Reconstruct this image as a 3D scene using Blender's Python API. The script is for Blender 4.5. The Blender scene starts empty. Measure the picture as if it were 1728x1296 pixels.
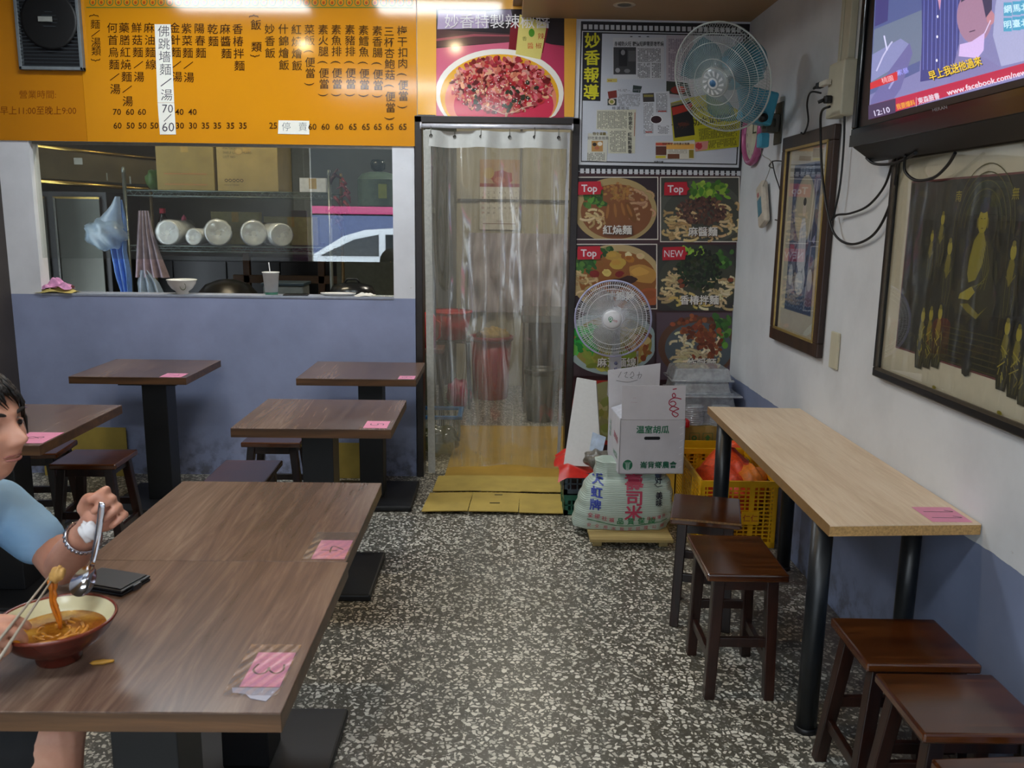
import bpy, bmesh, math, random
from mathutils import Vector, Matrix, Euler
random.seed(7)
SC = bpy.context.scene; COL = SC.collection
PI = math.pi
# ---------------------------------------------------------------- camera
FPX = 1454.0; CAMH = 1.55
_p, _y, _r = (math.radians(a) for a in (10.86, 0.83, -0.78))
_F = Vector((math.sin(_y)*math.cos(_p), math.cos(_y)*math.cos(_p), -math.sin(_p)))
_rt = Vector((math.cos(_y), -math.sin(_y), 0)); _dn = _F.cross(_rt)
_R2 = math.cos(_r)*_rt + math.sin(_r)*_dn; _D2 = -math.sin(_r)*_rt + math.cos(_r)*_dn
cam = bpy.data.cameras.new('camera'); camo = bpy.data.objects.new('camera', cam); COL.objects.link(camo)
mw = Matrix((_R2, -_D2, -_F)).transposed().to_4x4(); mw.translation = (0, 0, CAMH); camo.matrix_world = mw
cam.sensor_width = 36; cam.lens = FPX/1728*36; cam.clip_start = .05
cam.dof.use_dof = True; cam.dof.focus_distance = 3.6; cam.dof.aperture_fstop = 9.0
SC.camera = camo
# ---------------------------------------------------------------- world, exposure
SC.view_settings.view_transform = 'Standard'; SC.view_settings.look = 'None'
SC.view_settings.gamma = 1; SC.view_settings.use_curve_mapping = False
SC.view_settings.exposure = 1.58
wd = bpy.data.worlds.new('overcast_sky'); SC.world = wd; wd.use_nodes = True
bg = wd.node_tree.nodes['Background']; bg.inputs[0].default_value = (.80, .90, 1.0, 1); bg.inputs[1].default_value = 2.4
try:
    SC.cycles.max_bounces = 8; SC.cycles.transparent_max_bounces = 24; SC.cycles.sample_clamp_indirect = 4; SC.cycles.caustics_refractive = False
except Exception: pass

def ray(u, v): return (u-864)/FPX*_R2 + (v-648)/FPX*_D2 + _F
def onY(u, v, Y): d = ray(u, v); return Vector((0, 0, CAMH)) + d*(Y/d.y)      # real point on a wall plane y = Y
def onX(u, v, X): d = ray(u, v); return Vector((0, 0, CAMH)) + d*(X/d.x)
def onZ(u, v, Z): d = ray(u, v); return Vector((0, 0, CAMH)) + d*((Z-CAMH)/d.z)
# ---------------------------------------------------------------- materials
def lin(h):
    if isinstance(h, str):
        h = h.lstrip('#'); c = [int(h[i:i+2], 16)/255 for i in (0, 2, 4)]
        return tuple(x/12.92 if x <= .04045 else ((x+.055)/1.055)**2.4 for x in c)
    return tuple(h)
class N:
    def __init__(s, m): s.t = m.node_tree; s.n = s.t.nodes
    def new(s, k, **kw):
        n = s.n.new(k)
        for a, b in kw.items(): setattr(n, a, b)
        return n
    def ln(s, a, b): s.t.links.new(a, b)
def base(name, col=(.5, .5, .5), rough=.5, metal=0, spec=.5):
    m = bpy.data.materials.new(name); m.use_nodes = True
    b = m.node_tree.nodes['Principled BSDF']; c = lin(col)
    b.inputs['Base Color'].default_value = (*c, 1); b.inputs['Roughness'].default_value = rough
    b.inputs['Metallic'].default_value = metal; b.inputs['Specular IOR Level'].default_value = spec
    m.diffuse_color = (*c, 1)
    return m, b, N(m)
def coords(n, scale=(1, 1, 1), kind='Object', loc=(0, 0, 0), rot=(0, 0, 0)):
    tc = n.new('ShaderNodeTexCoord'); mp = n.new('ShaderNodeMapping')
    mp.inputs['Scale'].default_value = scale; mp.inputs['Location'].default_value = loc; mp.inputs['Rotation'].default_value = rot
    if kind == 'World':
        g = n.new('ShaderNodeNewGeometry'); n.ln(g.outputs['Position'], mp.inputs[0])
    else: n.ln(tc.outputs[kind], mp.inputs[0])
    return mp.outputs[0]
def noise(n, vec, scale, detail=4, rough=.55, dist=0):
    x = n.new('ShaderNodeTexNoise'); x.inputs['Scale'].default_value = scale; x.inputs['Detail'].default_value = detail
    x.inputs['Roughness'].default_value = rough; x.inputs['Distortion'].default_value = dist; n.ln(vec, x.inputs['Vector']); return x.outputs['Fac']
def ramp(n, fac, stops):
    r = n.new('ShaderNodeValToRGB'); e = r.color_ramp.elements
    while len(e) < len(stops): e.new(.5)
    for k, (p, c) in enumerate(stops):
        e[k].position = p; c = lin(c) if not isinstance(c, (int, float)) else (c, c, c); e[k].color = (*c[:3], 1)
    n.ln(fac, r.inputs[0]); return r.outputs[0]
def mix(n, fac, a, b, mode='MIX'):
    x = n.new('ShaderNodeMix', data_type='RGBA', blend_type=mode)
    for s, v in ((0, fac), (6, a), (7, b)):
        if hasattr(v, 'links'): n.ln(v, x.inputs[s])
        elif s == 0: x.inputs[0].default_value = v
        else: x.inputs[s].default_value = (*lin(v), 1)
    return x.outputs[2]
def bump(n, b, h, strength=.2, dist=.01):
    x = n.new('ShaderNodeBump'); x.inputs['Strength'].default_value = strength; x.inputs['Distance'].default_value = dist
    n.ln(h, x.inputs['Height']); n.ln(x.outputs[0], b.inputs['Normal'])
_mc = {}
def M(col, rough=.5, metal=0, spec=.5, var=.12, sc=30, bmp=0):
    k = (col, rough, metal, spec, var, sc, bmp)
    if k in _mc: return _mc[k]
    m, b, n = base('paint_' + str(len(_mc)), col, rough, metal, spec)
    v = coords(n); f = noise(n, v, sc); c = lin(col)
    lo = tuple(x*(1-var) for x in c); hi = tuple(min(1, x*(1+var)) for x in c)
    n.ln(ramp(n, f, [(.3, lo), (.7, hi)]), b.inputs['Base Color'])
    if bmp: bump(n, b, f, bmp, .003)
    _mc[k] = m; return m
def wood(name, c1, c2, c3, axis=0, rough=.3, sc=1.0, coat=0):
    m, b, n = base(name, c2, rough)
    s = [9*sc]*3; s[axis] = .75*sc
    v = coords(n, tuple(s)); f = noise(n, v, 2.1, 7, .62, 1.6)
    s2 = [60*sc]*3; s2[axis] = 1.6*sc
    g = noise(n, coords(n, tuple(s2)), 2.5, 3, .6)
    wv = n.new('ShaderNodeTexWave', wave_type='RINGS', bands_direction='XYZ'[axis]); s3 = [2.2*sc]*3; s3[axis] = .35*sc
    n.ln(coords(n, tuple(s3), loc=(.5, .2, .1)), wv.inputs[0]); wv.inputs['Scale'].default_value = 1.6; wv.inputs['Distortion'].default_value = 7; wv.inputs['Detail'].default_value = 3
    a = ramp(n, f, [(.30, c1), (.5, c2), (.68, c3)]); w = ramp(n, wv.outputs['Fac'], [(0, c1), (.6, c2), (1, c3)])
    c = mix(n, .38, a, w); c = mix(n, .5, c, ramp(n, g, [(.3, .42), (.7, .62)]), 'OVERLAY')
    n.ln(c, b.inputs['Base Color']); bump(n, b, g, .06, .002)
    if coat: b.inputs['Coat Weight'].default_value = coat; b.inputs['Coat Roughness'].default_value = .12
    return m
# ---------------------------------------------------------------- mesh builder
class MB:
    def __init__(s): s.v = []; s.f = []; s.mi = []; s.m = 0; s.sm = []
    def add(s, vs, fs, mtx=None, smooth=False):
        o = len(s.v)
        for p in vs:
            p = Vector(p); s.v.append(mtx @ p if mtx else p)
        for f in fs: s.f.append([o+i for i in f]); s.mi.append(s.m); s.sm.append(smooth)
        return s
    def box(s, x0, x1, y0, y1, z0, z1, mtx=None, bev=0):
        if bev:
            bm = bmesh.new(); bmesh.ops.create_cube(bm, size=1)
            for w in bm.verts: w.co = Vector(((x0+x1)/2+w.co.x*(x1-x0), (y0+y1)/2+w.co.y*(y1-y0), (z0+z1)/2+w.co.z*(z1-z0)))
            bmesh.ops.bevel(bm, geom=bm.edges[:], offset=bev, segments=2, affect='EDGES', profile=.5)
            bm.verts.index_update(); s.add([w.co.copy() for w in bm.verts], [[q.index for q in f.verts] for f in bm.faces], mtx); bm.free(); return s
        vs = [(x, y, z) for z in (z0, z1) for y in (y0, y1) for x in (x0, x1)]
        return s.add(vs, [(0, 2, 3, 1), (4, 5, 7, 6), (0, 1, 5, 4), (2, 6, 7, 3), (0, 4, 6, 2), (1, 3, 7, 5)], mtx)
    def hexa(s, b, t, bev=0):       # b, t: four corners each (bottom, top), same order
        return s.add(list(b)+list(t), [(3, 2, 1, 0), (4, 5, 6, 7), (0, 1, 5, 4), (1, 2, 6, 5), (2, 3, 7, 6), (3, 0, 4, 7)])
    def prism(s, pts, d, mtx=None):  # pts: 3-D polygon, d: extrusion vector
        n = len(pts); d = Vector(d); a = [Vector(p) for p in pts]
        return s.add(a+[p+d for p in a], [tuple(range(n))[::-1], tuple(range(n, 2*n))]+[(i, (i+1) % n, n+(i+1) % n, n+i) for i in range(n)], mtx)
    def ring(s, rings, closed=False, caps=True, smooth=True):
        o = len(s.v); k = len(rings[0])
        for r in rings: s.v += [Vector(p) for p in r]
        n = len(rings)
        for i in range(n if closed else n-1):
            for j in range(k):
                a = o+i*k+j; b = o+i*k+(j+1) % k; i2 = (i+1) % n; c = o+i2*k+(j+1) % k; d = o+i2*k+j
                s.f.append([a, b, c, d]); s.mi.append(s.m); s.sm.append(smooth)
        if caps and not closed:
            s.f.append([o+j for j in range(k)][::-1]); s.mi.append(s.m); s.sm.append(False)
            s.f.append([o+(n-1)*k+j for j in range(k)]); s.mi.append(s.m); s.sm.append(False)
        return s
    def tube(s, pts, r, n=8, closed=False, caps=True):
        P = [Vector(p) for p in pts]; L = len(P); R = r if hasattr(r, '__len__') else [r]*L
        rings = []; up = None
        for i, p in enumerate(P):
            if closed: t = (P[(i+1) % L]-P[i-1])
            else: t = P[min(i+1, L-1)]-P[max(i-1, 0)]
            t = t.normalized() if t.length > 1e-9 else Vector((0, 0, 1))
            if up is None: up = t.orthogonal().normalized()
            else:
                up = up-t*up.dot(t); up = up.normalized() if up.length > 1e-6 else t.orthogonal().normalized()
            w = t.cross(up)
            rings.append([p+(up*math.cos(2*PI*k/n)+w*math.sin(2*PI*k/n))*R[i] for k in range(n)])
        return s.ring(rings, closed, caps)
    def lathe(s, prof, n=24, c=(0, 0, 0), mtx=None, smooth=True, caps=False):
        rings = [[Vector((c[0]+r*math.cos(2*PI*k/n), c[1]+r*math.sin(2*PI*k/n), c[2]+z)) for k in range(n)] for r, z in prof]
        if mtx: rings = [[mtx @ p for p in q] for q in rings]
        return s.ring(rings, False, caps, smooth)
    def grid(s, fn, nu, nv, smooth=True):
        o = len(s.v)
        for j in range(nv+1):
            for i in range(nu+1): s.v.append(Vector(fn(i/nu, j/nv)))
        for j in range(nv):
            for i in range(nu):
                a = o+j*(nu+1)+i; s.f.append([a, a+1, a+nu+2, a+nu+1]); s.mi.append(s.m); s.sm.append(smooth)
        return s
    def ball(s, c, r, nu=16, nv=10, fn=None, mtx=None):
        c = Vector(c); r = Vector(r) if hasattr(r, '__len__') else Vector((r, r, r)); vs = []
        for j in range(nv+1):
            th = PI*j/nv
            for i in range(nu):
                ph = 2*PI*i/nu; d = Vector((math.sin(th)*math.cos(ph), math.sin(th)*math.sin(ph), math.cos(th)))
                k = fn(d) if fn else 1
                q = Vector((d.x*r.x, d.y*r.y, d.z*r.z))*k
                if mtx: q = mtx @ q
                vs.append(c+q)
        fs = [(j*nu+i, (j+1)*nu+i, (j+1)*nu+(i+1) % nu, j*nu+(i+1) % nu) for j in range(nv) for i in range(nu)]
        return s.add(vs, fs, None, True)
    def mesh(s, name, mats):
        me = bpy.data.meshes.new(name); me.from_pydata(s.v, [], s.f); mats = mats if isinstance(mats, (list, tuple)) else [mats]
        for m in mats: me.materials.append(m)
        me.polygons.foreach_set('material_index', s.mi); me.polygons.foreach_set('use_smooth', s.sm); me.update(); return me
def obj(name, mb, mats, parent=None, loc=(0, 0, 0), rz=0):
    me = mb.mesh(name, mats) if isinstance(mb, MB) else mb
    o = bpy.data.objects.new(name, me); COL.objects.link(o); o.location = loc; o.rotation_euler = (0, 0, rz)
    if parent: o.parent = parent
    return o
def tag(o, label, cat, group=None, kind=None):
    o['label'] = label; o['category'] = cat
    if group: o['group'] = group
    if kind: o['kind'] = kind
    return o
def thing(name, label, cat, loc=(0, 0, 0), rz=0, group=None):
    o = bpy.data.objects.new(name, None); COL.objects.link(o); o.empty_display_size = .05
    o.location = loc; o.rotation_euler = (0, 0, rz); return tag(o, label, cat, group)
def struct(name, mb, mats, parent=None):
    o = obj(name, mb, mats, parent)
    if not parent: o['kind'] = 'structure'
    return o
def dup(o, label, loc, rz=0, group=None):
    r = o.copy(); COL.objects.link(r); r.location = loc; r.rotation_euler = (0, 0, rz); r['label'] = label
    if group: r['group'] = group
    for ch in list(o.children):
        c = ch.copy(); COL.objects.link(c); c.parent = r
        for g in list(ch.children):
            d = g.copy(); COL.objects.link(d); d.parent = c
    return r
def bevmod(o, w=.003, seg=2):
    m = o.modifiers.new('bevel', 'BEVEL'); m.width = w; m.segments = seg; m.limit_method = 'ANGLE'; return o
# ---------------------------------------------------------------- flat print (ink on a real surface)
_gl = {}
def glyph(ch, w=0):
    if (ch, w) not in _gl:
        c = bpy.data.curves.new('t', 'FONT'); c.body = ch; c.offset = w; c.resolution_u = 2; o = bpy.data.objects.new('t', c)
        m = bpy.data.meshes.new_from_object(o); _gl[(ch, w)] = ([(v.co.x, v.co.y) for v in m.vertices], [tuple(p.vertices) for p in m.polygons])
        bpy.data.objects.remove(o); bpy.data.curves.remove(c); bpy.data.meshes.remove(m)
    return _gl[(ch, w)]
def attr_mat(name, rough=.35, emit=0, spec=.5, coat=0):
    m, b, n = base(name, (.5, .5, .5), rough, 0, spec); a = n.new('ShaderNodeVertexColor'); a.layer_name = 'Col'
    f = noise(n, coords(n), 220, 3); c = mix(n, .25, a.outputs[0], ramp(n, f, [(.3, .42), (.7, .58)]), 'OVERLAY')
    n.ln(c, b.inputs['Base Color'])
    if coat: b.inputs['Coat Weight'].default_value = coat
    if emit: n.ln(c, b.inputs['Emission Color']); b.inputs['Emission Strength'].default_value = emit
    return m
INK = attr_mat('printed_ink', .45); GLOSSY = attr_mat('glossy_print', .10)
class Print:
    def __init__(s, fn, ysign=-1, step=1): s.fn = fn; s.v = []; s.f = []; s.c = []; s.L = 0; s.ys = ysign; s.step = step
    def poly(s, pts, col, keep=False):
        if not keep: s.L += s.step
        o = len(s.v); s.v += [s.fn(a, b, s.L) for a, b in pts]; s.f.append(tuple(range(o, o+len(pts)))); s.c.append(lin(col)); return s
    def rect(s, a0, b0, a1, b1, col, keep=False): return s.poly([(a0, b0), (a1, b0), (a1, b1), (a0, b1)], col, keep)
    def ell(s, a, b, ra, rb, col, n=28, rot=0, wob=0, keep=False, clip=None):
        pts = []
        for k in range(n):
            t = 2*PI*k/n; q = 1+random.uniform(-wob, wob); x = ra*q*math.cos(t); y = rb*q*math.sin(t)
            X = a+x*math.cos(rot)-y*math.sin(rot); Y = b+x*math.sin(rot)+y*math.cos(rot)
            if clip: X = min(max(X, clip[0]), clip[2]); Y = min(max(Y, clip[1]), clip[3])
            pts.append((X, Y))
        return s.poly(pts, col, keep)
    def line(s, pts, w, col):
        s.L += s.step
        for (a, b), (c, d) in zip(pts, pts[1:]):
            L = math.hypot(c-a, d-b) or 1; nx, ny = -(d-b)/L*w/2, (c-a)/L*w/2
            s.poly([(a+nx, b+ny), (c+nx, d+ny), (c-nx, d-ny), (a-nx, b-ny)], col, True)
        return s
    def text(s, t, a, b, size, col, rot=0, w=0, align='C', sx=1, keep=False):
        if w > .011:        # heavy strokes: overprint thin shifted copies so the counters stay open
            if not keep: s.L += 3*max(1, s.step)
            e = w*.75*size
            for da, db in ((-e, 0), (e, 0), (0, -e*.8), (0, e*.8)):
                s.L += 2; s.text(t, a+da, b+db, size, col, rot, .008, align, sx, True)
            return s
        vs, fs = glyph(t, w)
        if not vs: return s
        if not keep: s.L += 3
        xs = [v[0] for v in vs]; x0 = (min(xs)+max(xs))/2 if align == 'C' else (0 if align == 'L' else max(xs)); y0 = .36
        o = len(s.v); cr, sr = math.cos(rot), math.sin(rot)
        for x, y in vs:
            x = (x-x0)*size*sx; y = (y-y0)*size; X = x*cr-y*sr; Y = x*sr+y*cr
            s.v.append(s.fn(a+X, b+Y*s.ys, s.L))
        for f in fs: s.f.append(tuple(o+i for i in f)); s.c.append(lin(col))
        return s
    def vtext(s, t, a, b, size, pitch, col, w=0, lean=0):      # written top to bottom, b = centre of the first character
        s.L += s.step
        for k, ch in enumerate(t):
            if ch in ' ': continue
            if ch == '/':
                q = size*.42; s.line([(a+lean*k*pitch-q, b+k*pitch+q*.75), (a+lean*k*pitch+q, b+k*pitch-q*.75)], size*.075, col); continue
            s.text(ch, a+lean*k*pitch, b+k*pitch, size, col, rot=(-PI/2 if ch in '(){}' else 0), w=w, keep=True)
        return s
    def hand(s, strokes, w, col, a=0, b=0, sc=1, rot=0):       # handwriting as pen strokes
        for st in strokes:
            q = [(a+sc*(x*math.cos(rot)-y*math.sin(rot)), b+sc*(x*math.sin(rot)+y*math.cos(rot))) for x, y in st]; s.line(q, w, col)
        return s
    def build(s, name, parent=None, mat=None):
        me = bpy.data.meshes.new(name); me.from_pydata(s.v, [], s.f); at = me.color_attributes.new('Col', 'FLOAT_COLOR', 'CORNER'); k = 0; buf = []
        for f, c in zip(s.f, s.c): buf += [*c, 1]*len(f)
        at.data.foreach_set('color', buf); me.materials.append(mat or INK); me.update()
        o = bpy.data.objects.new(name, me); COL.objects.link(o)
        if parent: o.parent = parent
        return o
BY = 5.06                                   # face of the back wall
RX = 1.37                                   # face of the right wall
def backpl(off): return lambda a, b, L: (lambda p: (p.x, p.y-off-L*.000015, p.z))(onY(a, b, BY))
def rightpl(X): return lambda a, b, L: (lambda p: (p.x-L*.000015, p.y, p.z))(onX(a, b, X))
def jit(c, a=.12):
    c = lin(c); k = 1+random.uniform(-a, a)*2; return tuple(max(0, min(1, x*k*(1+random.uniform(-a, a)))) for x in c)
# ---------------------------------------------------------------- surface materials
def terrazzo():
    m, b, n = base('terrazzo', (.2, .2, .2), .28)
    v = coords(n, kind='World'); big = noise(n, v, 1.3, 4)
    mm = ramp(n, noise(n, v, 60, 4), [(.35, '#44433d'), (.5, '#56544c'), (.68, '#68665d')])
    dirt = ramp(n, big, [(.30, (.0, 0, 0)), (.75, (1, 1, 1))])
    mm = mix(n, .5, mm, mix(n, dirt, '#4d4636', '#5c5b56'))
    dv = n.new('ShaderNodeVectorMath', operation='ADD'); nz = n.new('ShaderNodeTexNoise'); nz.inputs['Scale'].default_value = 45; n.ln(v, nz.inputs[0])
    sc = n.new('ShaderNodeVectorMath', operation='SCALE'); n.ln(nz.outputs['Color'], sc.inputs[0]); sc.inputs['Scale'].default_value = .016
    n.ln(v, dv.inputs[0]); n.ln(sc.outputs[0], dv.inputs[1])
    out = mm
    for scale, thr, off, cs in ((120, .62, 3.3, ('#66655e', '#8d8b82')), (76, .66, 0, ('#aaa799', '#d4d1c3')), (52, .50, 7.7, ('#b9b5a8', '#dedacd'))):
        mp = n.new('ShaderNodeMapping'); mp.inputs['Location'].default_value = (off, off, 0); n.ln(dv.outputs[0], mp.inputs[0])
        vo = n.new('ShaderNodeTexVoronoi', voronoi_dimensions='2D', feature='DISTANCE_TO_EDGE'); vo.inputs['Scale'].default_value = scale; n.ln(mp.outputs[0], vo.inputs['Vector'])
        vc = n.new('ShaderNodeTexVoronoi', voronoi_dimensions='2D'); vc.inputs['Scale'].default_value = scale; n.ln(mp.outputs[0], vc.inputs['Vector'])
        sep = n.new('ShaderNodeSeparateColor'); n.ln(vc.outputs['Color'], sep.inputs[0])
        th = n.new('ShaderNodeMath', operation='MULTIPLY_ADD'); n.ln(sep.outputs[0], th.inputs[0]); th.inputs[1].default_value = .20; th.inputs[2].default_value = .11
        gt = n.new('ShaderNodeMath', operation='GREATER_THAN'); n.ln(vo.outputs['Distance'], gt.inputs[0]); n.ln(th.outputs[0], gt.inputs[1])
        g2 = n.new('ShaderNodeMath', operation='GREATER_THAN'); n.ln(sep.outputs[1], g2.inputs[0]); g2.inputs[1].default_value = thr
        mu = n.new('ShaderNodeMath', operation='MULTIPLY'); n.ln(gt.outputs[0], mu.inputs[0]); n.ln(g2.outputs[0], mu.inputs[1])
        out = mix(n, mu.outputs[0], out, ramp(n, sep.outputs[2], [(0, cs[0]), (.8, cs[1])]))
    out = mix(n, .35, out, ramp(n, noise(n, v, 2.2, 5), [(.3, .38), (.7, .6)]), 'OVERLAY')
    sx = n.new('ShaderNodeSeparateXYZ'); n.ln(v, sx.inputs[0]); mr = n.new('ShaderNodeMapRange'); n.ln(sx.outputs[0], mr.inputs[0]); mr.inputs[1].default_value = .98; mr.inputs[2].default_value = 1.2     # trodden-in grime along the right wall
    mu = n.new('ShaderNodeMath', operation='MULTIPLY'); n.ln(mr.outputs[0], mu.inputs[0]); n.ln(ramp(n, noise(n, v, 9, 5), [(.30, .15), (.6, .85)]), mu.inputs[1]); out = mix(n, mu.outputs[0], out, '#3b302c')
    n.ln(out, b.inputs['Base Color']); rr = ramp(n, big, [(.3, .30), (.7, .38)]); n.ln(rr, b.inputs['Roughness']); return m
def painted_wall(name, zb, top, low, ragged=0, stain=.0):
    m, b, n = base(name, top, .55, 0, .35); v = coords(n, kind='World')
    sx = n.new('ShaderNodeSeparateXYZ'); n.ln(v, sx.inputs[0]); z = sx.outputs[2]
    if ragged:
        mt = n.new('ShaderNodeMath', operation='MULTIPLY_ADD'); n.ln(noise(n, v, 6, 5), mt.inputs[0]); mt.inputs[1].default_value = ragged; n.ln(z, mt.inputs[2]); z = mt.outputs[0]
    gt = n.new('ShaderNodeMath', operation='GREATER_THAN'); n.ln(z, gt.inputs[0]); gt.inputs[1].default_value = zb+ragged*.5
    f = noise(n, v, 3.0, 6, .6); f2 = noise(n, v, 14, 5, .6)
    tl = tuple(x*.86 for x in lin(top)); ll = tuple(x*.80 for x in lin(low))
    c = mix(n, gt.outputs[0], ramp(n, f, [(.3, ll), (.65, low)]), ramp(n, f, [(.3, tl), (.6, top)]))
    # scuffs and grime near the floor and around the paint line
    gr = n.new('ShaderNodeMapRange'); n.ln(sx.outputs[2], gr.inputs[0]); gr.inputs[1].default_value = .0; gr.inputs[2].default_value = .30; gr.inputs[3].default_value = .75; gr.inputs[4].default_value = 0
    g2 = n.new('ShaderNodeMath', operation='MULTIPLY'); n.ln(gr.outputs[0], g2.inputs[0]); n.ln(ramp(n, f2, [(.45, 0.), (.62, 1.)]), g2.inputs[1])
    c = mix(n, g2.outputs[0], c, '#4a4438')
    sp = ramp(n, noise(n, v, 22, 6, .7), [(.70, 0.), (.76, 1.)]); sp2 = n.new('ShaderNodeMath', operation='MULTIPLY'); n.ln(sp, sp2.inputs[0]); sp2.inputs[1].default_value = .35+stain
    c = mix(n, sp2.outputs[0], c, '#8a8272'); n.ln(c, b.inputs['Base Color']); bump(n, b, f2, .12, .004); return m
def clear(name, tint=(1, 1, 1), gloss=.10, rough=.02, haze=None, hazecol='#c9c9c4', base_haze=.0, gcol=(1, 1, 1)):
    m = bpy.data.materials.new(name); m.use_nodes = True; n = N(m); n.n.clear()
    o = n.new('ShaderNodeOutputMaterial'); t = n.new('ShaderNodeBsdfTransparent'); t.inputs[0].default_value = (*tint, 1)
    g = n.new('ShaderNodeBsdfGlossy'); g.inputs['Roughness'].default_value = rough; g.inputs['Color'].default_value = (*gcol, 1)
    lw = n.new('ShaderNodeLayerWeight'); pw = n.new('ShaderNodeMath', operation='POWER'); n.ln(lw.outputs['Facing'], pw.inputs[0]); pw.inputs[1].default_value = 5
    ad = n.new('ShaderNodeMath', operation='MULTIPLY_ADD', use_clamp=True); n.ln(pw.outputs[0], ad.inputs[0]); ad.inputs[1].default_value = .9; ad.inputs[2].default_value = gloss
    d = n.new('ShaderNodeBsdfDiffuse'); d.inputs[0].default_value = (*lin(hazecol), 1); tl = n.new('ShaderNodeBsdfTranslucent'); tl.inputs[0].default_value = (*lin(hazecol), 1)
    dm = n.new('ShaderNodeMixShader'); dm.inputs[0].default_value = .5; n.ln(d.outputs[0], dm.inputs[1]); n.ln(tl.outputs[0], dm.inputs[2])
    mx = n.new('ShaderNodeMixShader'); n.ln(t.outputs[0], mx.inputs[1]); n.ln(dm.outputs[0], mx.inputs[2])
    if haze:
        f = noise(n, coords(n, haze), 3, 5, .6); r = ramp(n, f, [(.35, base_haze), (.75, min(1, base_haze+.30))]); n.ln(r, mx.inputs[0])
    else: mx.inputs[0].default_value = base_haze
    m2 = n.new('ShaderNodeMixShader'); n.ln(ad.outputs[0], m2.inputs[0]); n.ln(mx.outputs[0], m2.inputs[1]); n.ln(g.outputs[0], m2.inputs[2]); n.ln(m2.outputs[0], o.inputs[0])
    return m
def lamp_mat(name, col, s):
    m = bpy.data.materials.new(name); m.use_nodes = True; b = m.node_tree.nodes['Principled BSDF']
    b.inputs['Base Color'].default_value = (.8, .8, .8, 1); b.inputs['Emission Color'].default_value = (*col, 1); b.inputs['Emission Strength'].default_value = s; return m
TER = terrazzo()
WB = painted_wall('back_wall_paint', 1.082, '#dcdde2', '#939cbc')
WR = painted_wall('right_wall_paint', .655, '#d6d9dd', '#7f8aa8', .022, .3)
WKI = M('#b9b39c', .6, var=.1, sc=3); CEIL = M('#8d7f68', .5, var=.06, sc=2)
TOPW = wood('table_laminate', '#44332a', '#685146', '#87705f', 1, .26, 1.0)
EDGEW = wood('table_edge_band', '#3d2a1a', '#553a23', '#6b4a2d', 0, .4, 1.2)
STW = wood('lacquered_stool_wood', '#220f07', '#42200d', '#613413', 0, .16, 1.4, .5); STLEG = wood('dark_stool_leg_wood', '#130806', '#22100a', '#35190f', 2, .3, 1.6)
BLK = M('#0d0e11', .45, var=.2); BLKS = M('#101114', .3); CHR = M('#c9ccd0', .18, 1.0, var=.05); STEEL = M('#8c8a84', .32, 1.0, var=.08, sc=4)
CARD = M('#a98d55', .8, var=.12, sc=9); WCARD = M('#c9c6cc', .7, var=.05, sc=10)
# ================================================================ SETTING
m = MB().box(-2.95, 1.5, -1.9, 5.16, -.1, 0); struct('floor', m, TER)
m = MB().box(-3.75, 1.5, 5.16, 8.1, -.1, 0); struct('floor_kitchen', m, TER)
m = MB()                                                    # the back wall round its hatch and its doorway
m.box(-2.95, -.50, BY, BY+.10, 0, 1.082); m.box(-2.95, -2.672, BY, BY+.10, 1.082, 1.945); m.box(-.625, -.50, BY, BY+.10, 1.082, 1.945)
m.box(-2.95, -.50, BY, BY+.10, 1.945, 2.95); m.box(-.50, .42, BY, BY+.10, 2.10, 2.95); m.box(.42, 1.5, BY, BY+.10, 0, 2.95)
struct('wall_back', m, WB)
struct('wall_right', MB().box(RX, RX+.12, -1.9, BY, 0, 2.95), WR)
struct('wall_left', MB().box(-2.95, -2.85, -1.9, BY, 0, 2.95), M('#3d3633', .6, sc=6))
struct('ceiling', MB().box(-2.95,   .10, -1.9, BY, 2.95, 3.02), CEIL)
m = MB().box(.10, RX, -1.9, BY, 2.64, 3.02).box(.05,   .10, -1.9, BY, 2.70, 3.02); struct('ceiling_soffit', m, M('#9c7c55', .5, var=.05, sc=2))
m = MB().box(-2.95, -2.7, -2.0, -1.9, 0, 2.95).box(1.2, 1.5, -2.0, -1.9, 0, 2.95).box(-2.7, 1.2, -2.0, -1.9, 2.55, 2.95).box(-2.7, -2.62, -2.0, -1.92, 0, 2.55).box(.0, .08, -2.0, -1.92, 0, 2.55)
struct('wall_front', m, M('#b8b4aa', .6))
# hatch reveal sill and door frame
struct('trim_1', MB().box(-2.672, -.625, BY-.004, BY+.13, 1.075, 1.089, bev=.002), M('#9298a6', .5))
m = MB().box(-.495, -.455, BY-.02, BY+.12, 0, 2.11, bev=.003).box(.395, .435, BY-.02, BY+.12, 0, 2.11, bev=.003).box(-.495, .435, BY-.02, BY+.12, 2.075, 2.112, bev=.003)
struct('door_1', m, M('#26211f', .35, var=.2))
# kitchen shell
struct('wall_kitchen_back', MB().box(-.41, 1.5, 8.0, 8.1, 0, 2.75), WKI); struct('wall_kitchen_rear', MB().box(-3.75, -.41, 8.0, 8.1, 0, 2.75), M('#54574f', .6, var=.15, sc=2))
struct('wall_kitchen_left', MB().box(-3.75, -3.65, 5.16, 8.0, 0, 2.75), M('#5c594f', .5))
struct('wall_kitchen_right', MB().box(1.4, 1.5, 5.16, 8.0, 0, 2.75), WKI)
struct('ceiling_kitchen', MB().box(-3.75, 1.5, 5.16, 8.1, 2.75, 2.85), M('#8a8370', .6))
# outside: street, facade opposite
struct('street', MB().box(-14, 12, -16, -2.0, -.22, -.12), M('#6d6f70', .8, sc=5))
struct('pavement', MB().box(-14, 12, -5.2, -2.0, -.12, -.02, bev=.01), M('#8d8b86', .8, sc=8))
m = MB().box(-14, 12, -16.4, -16, -.22, 7); struct('facade', m, M('#1d2024', .7, sc=2))
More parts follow.
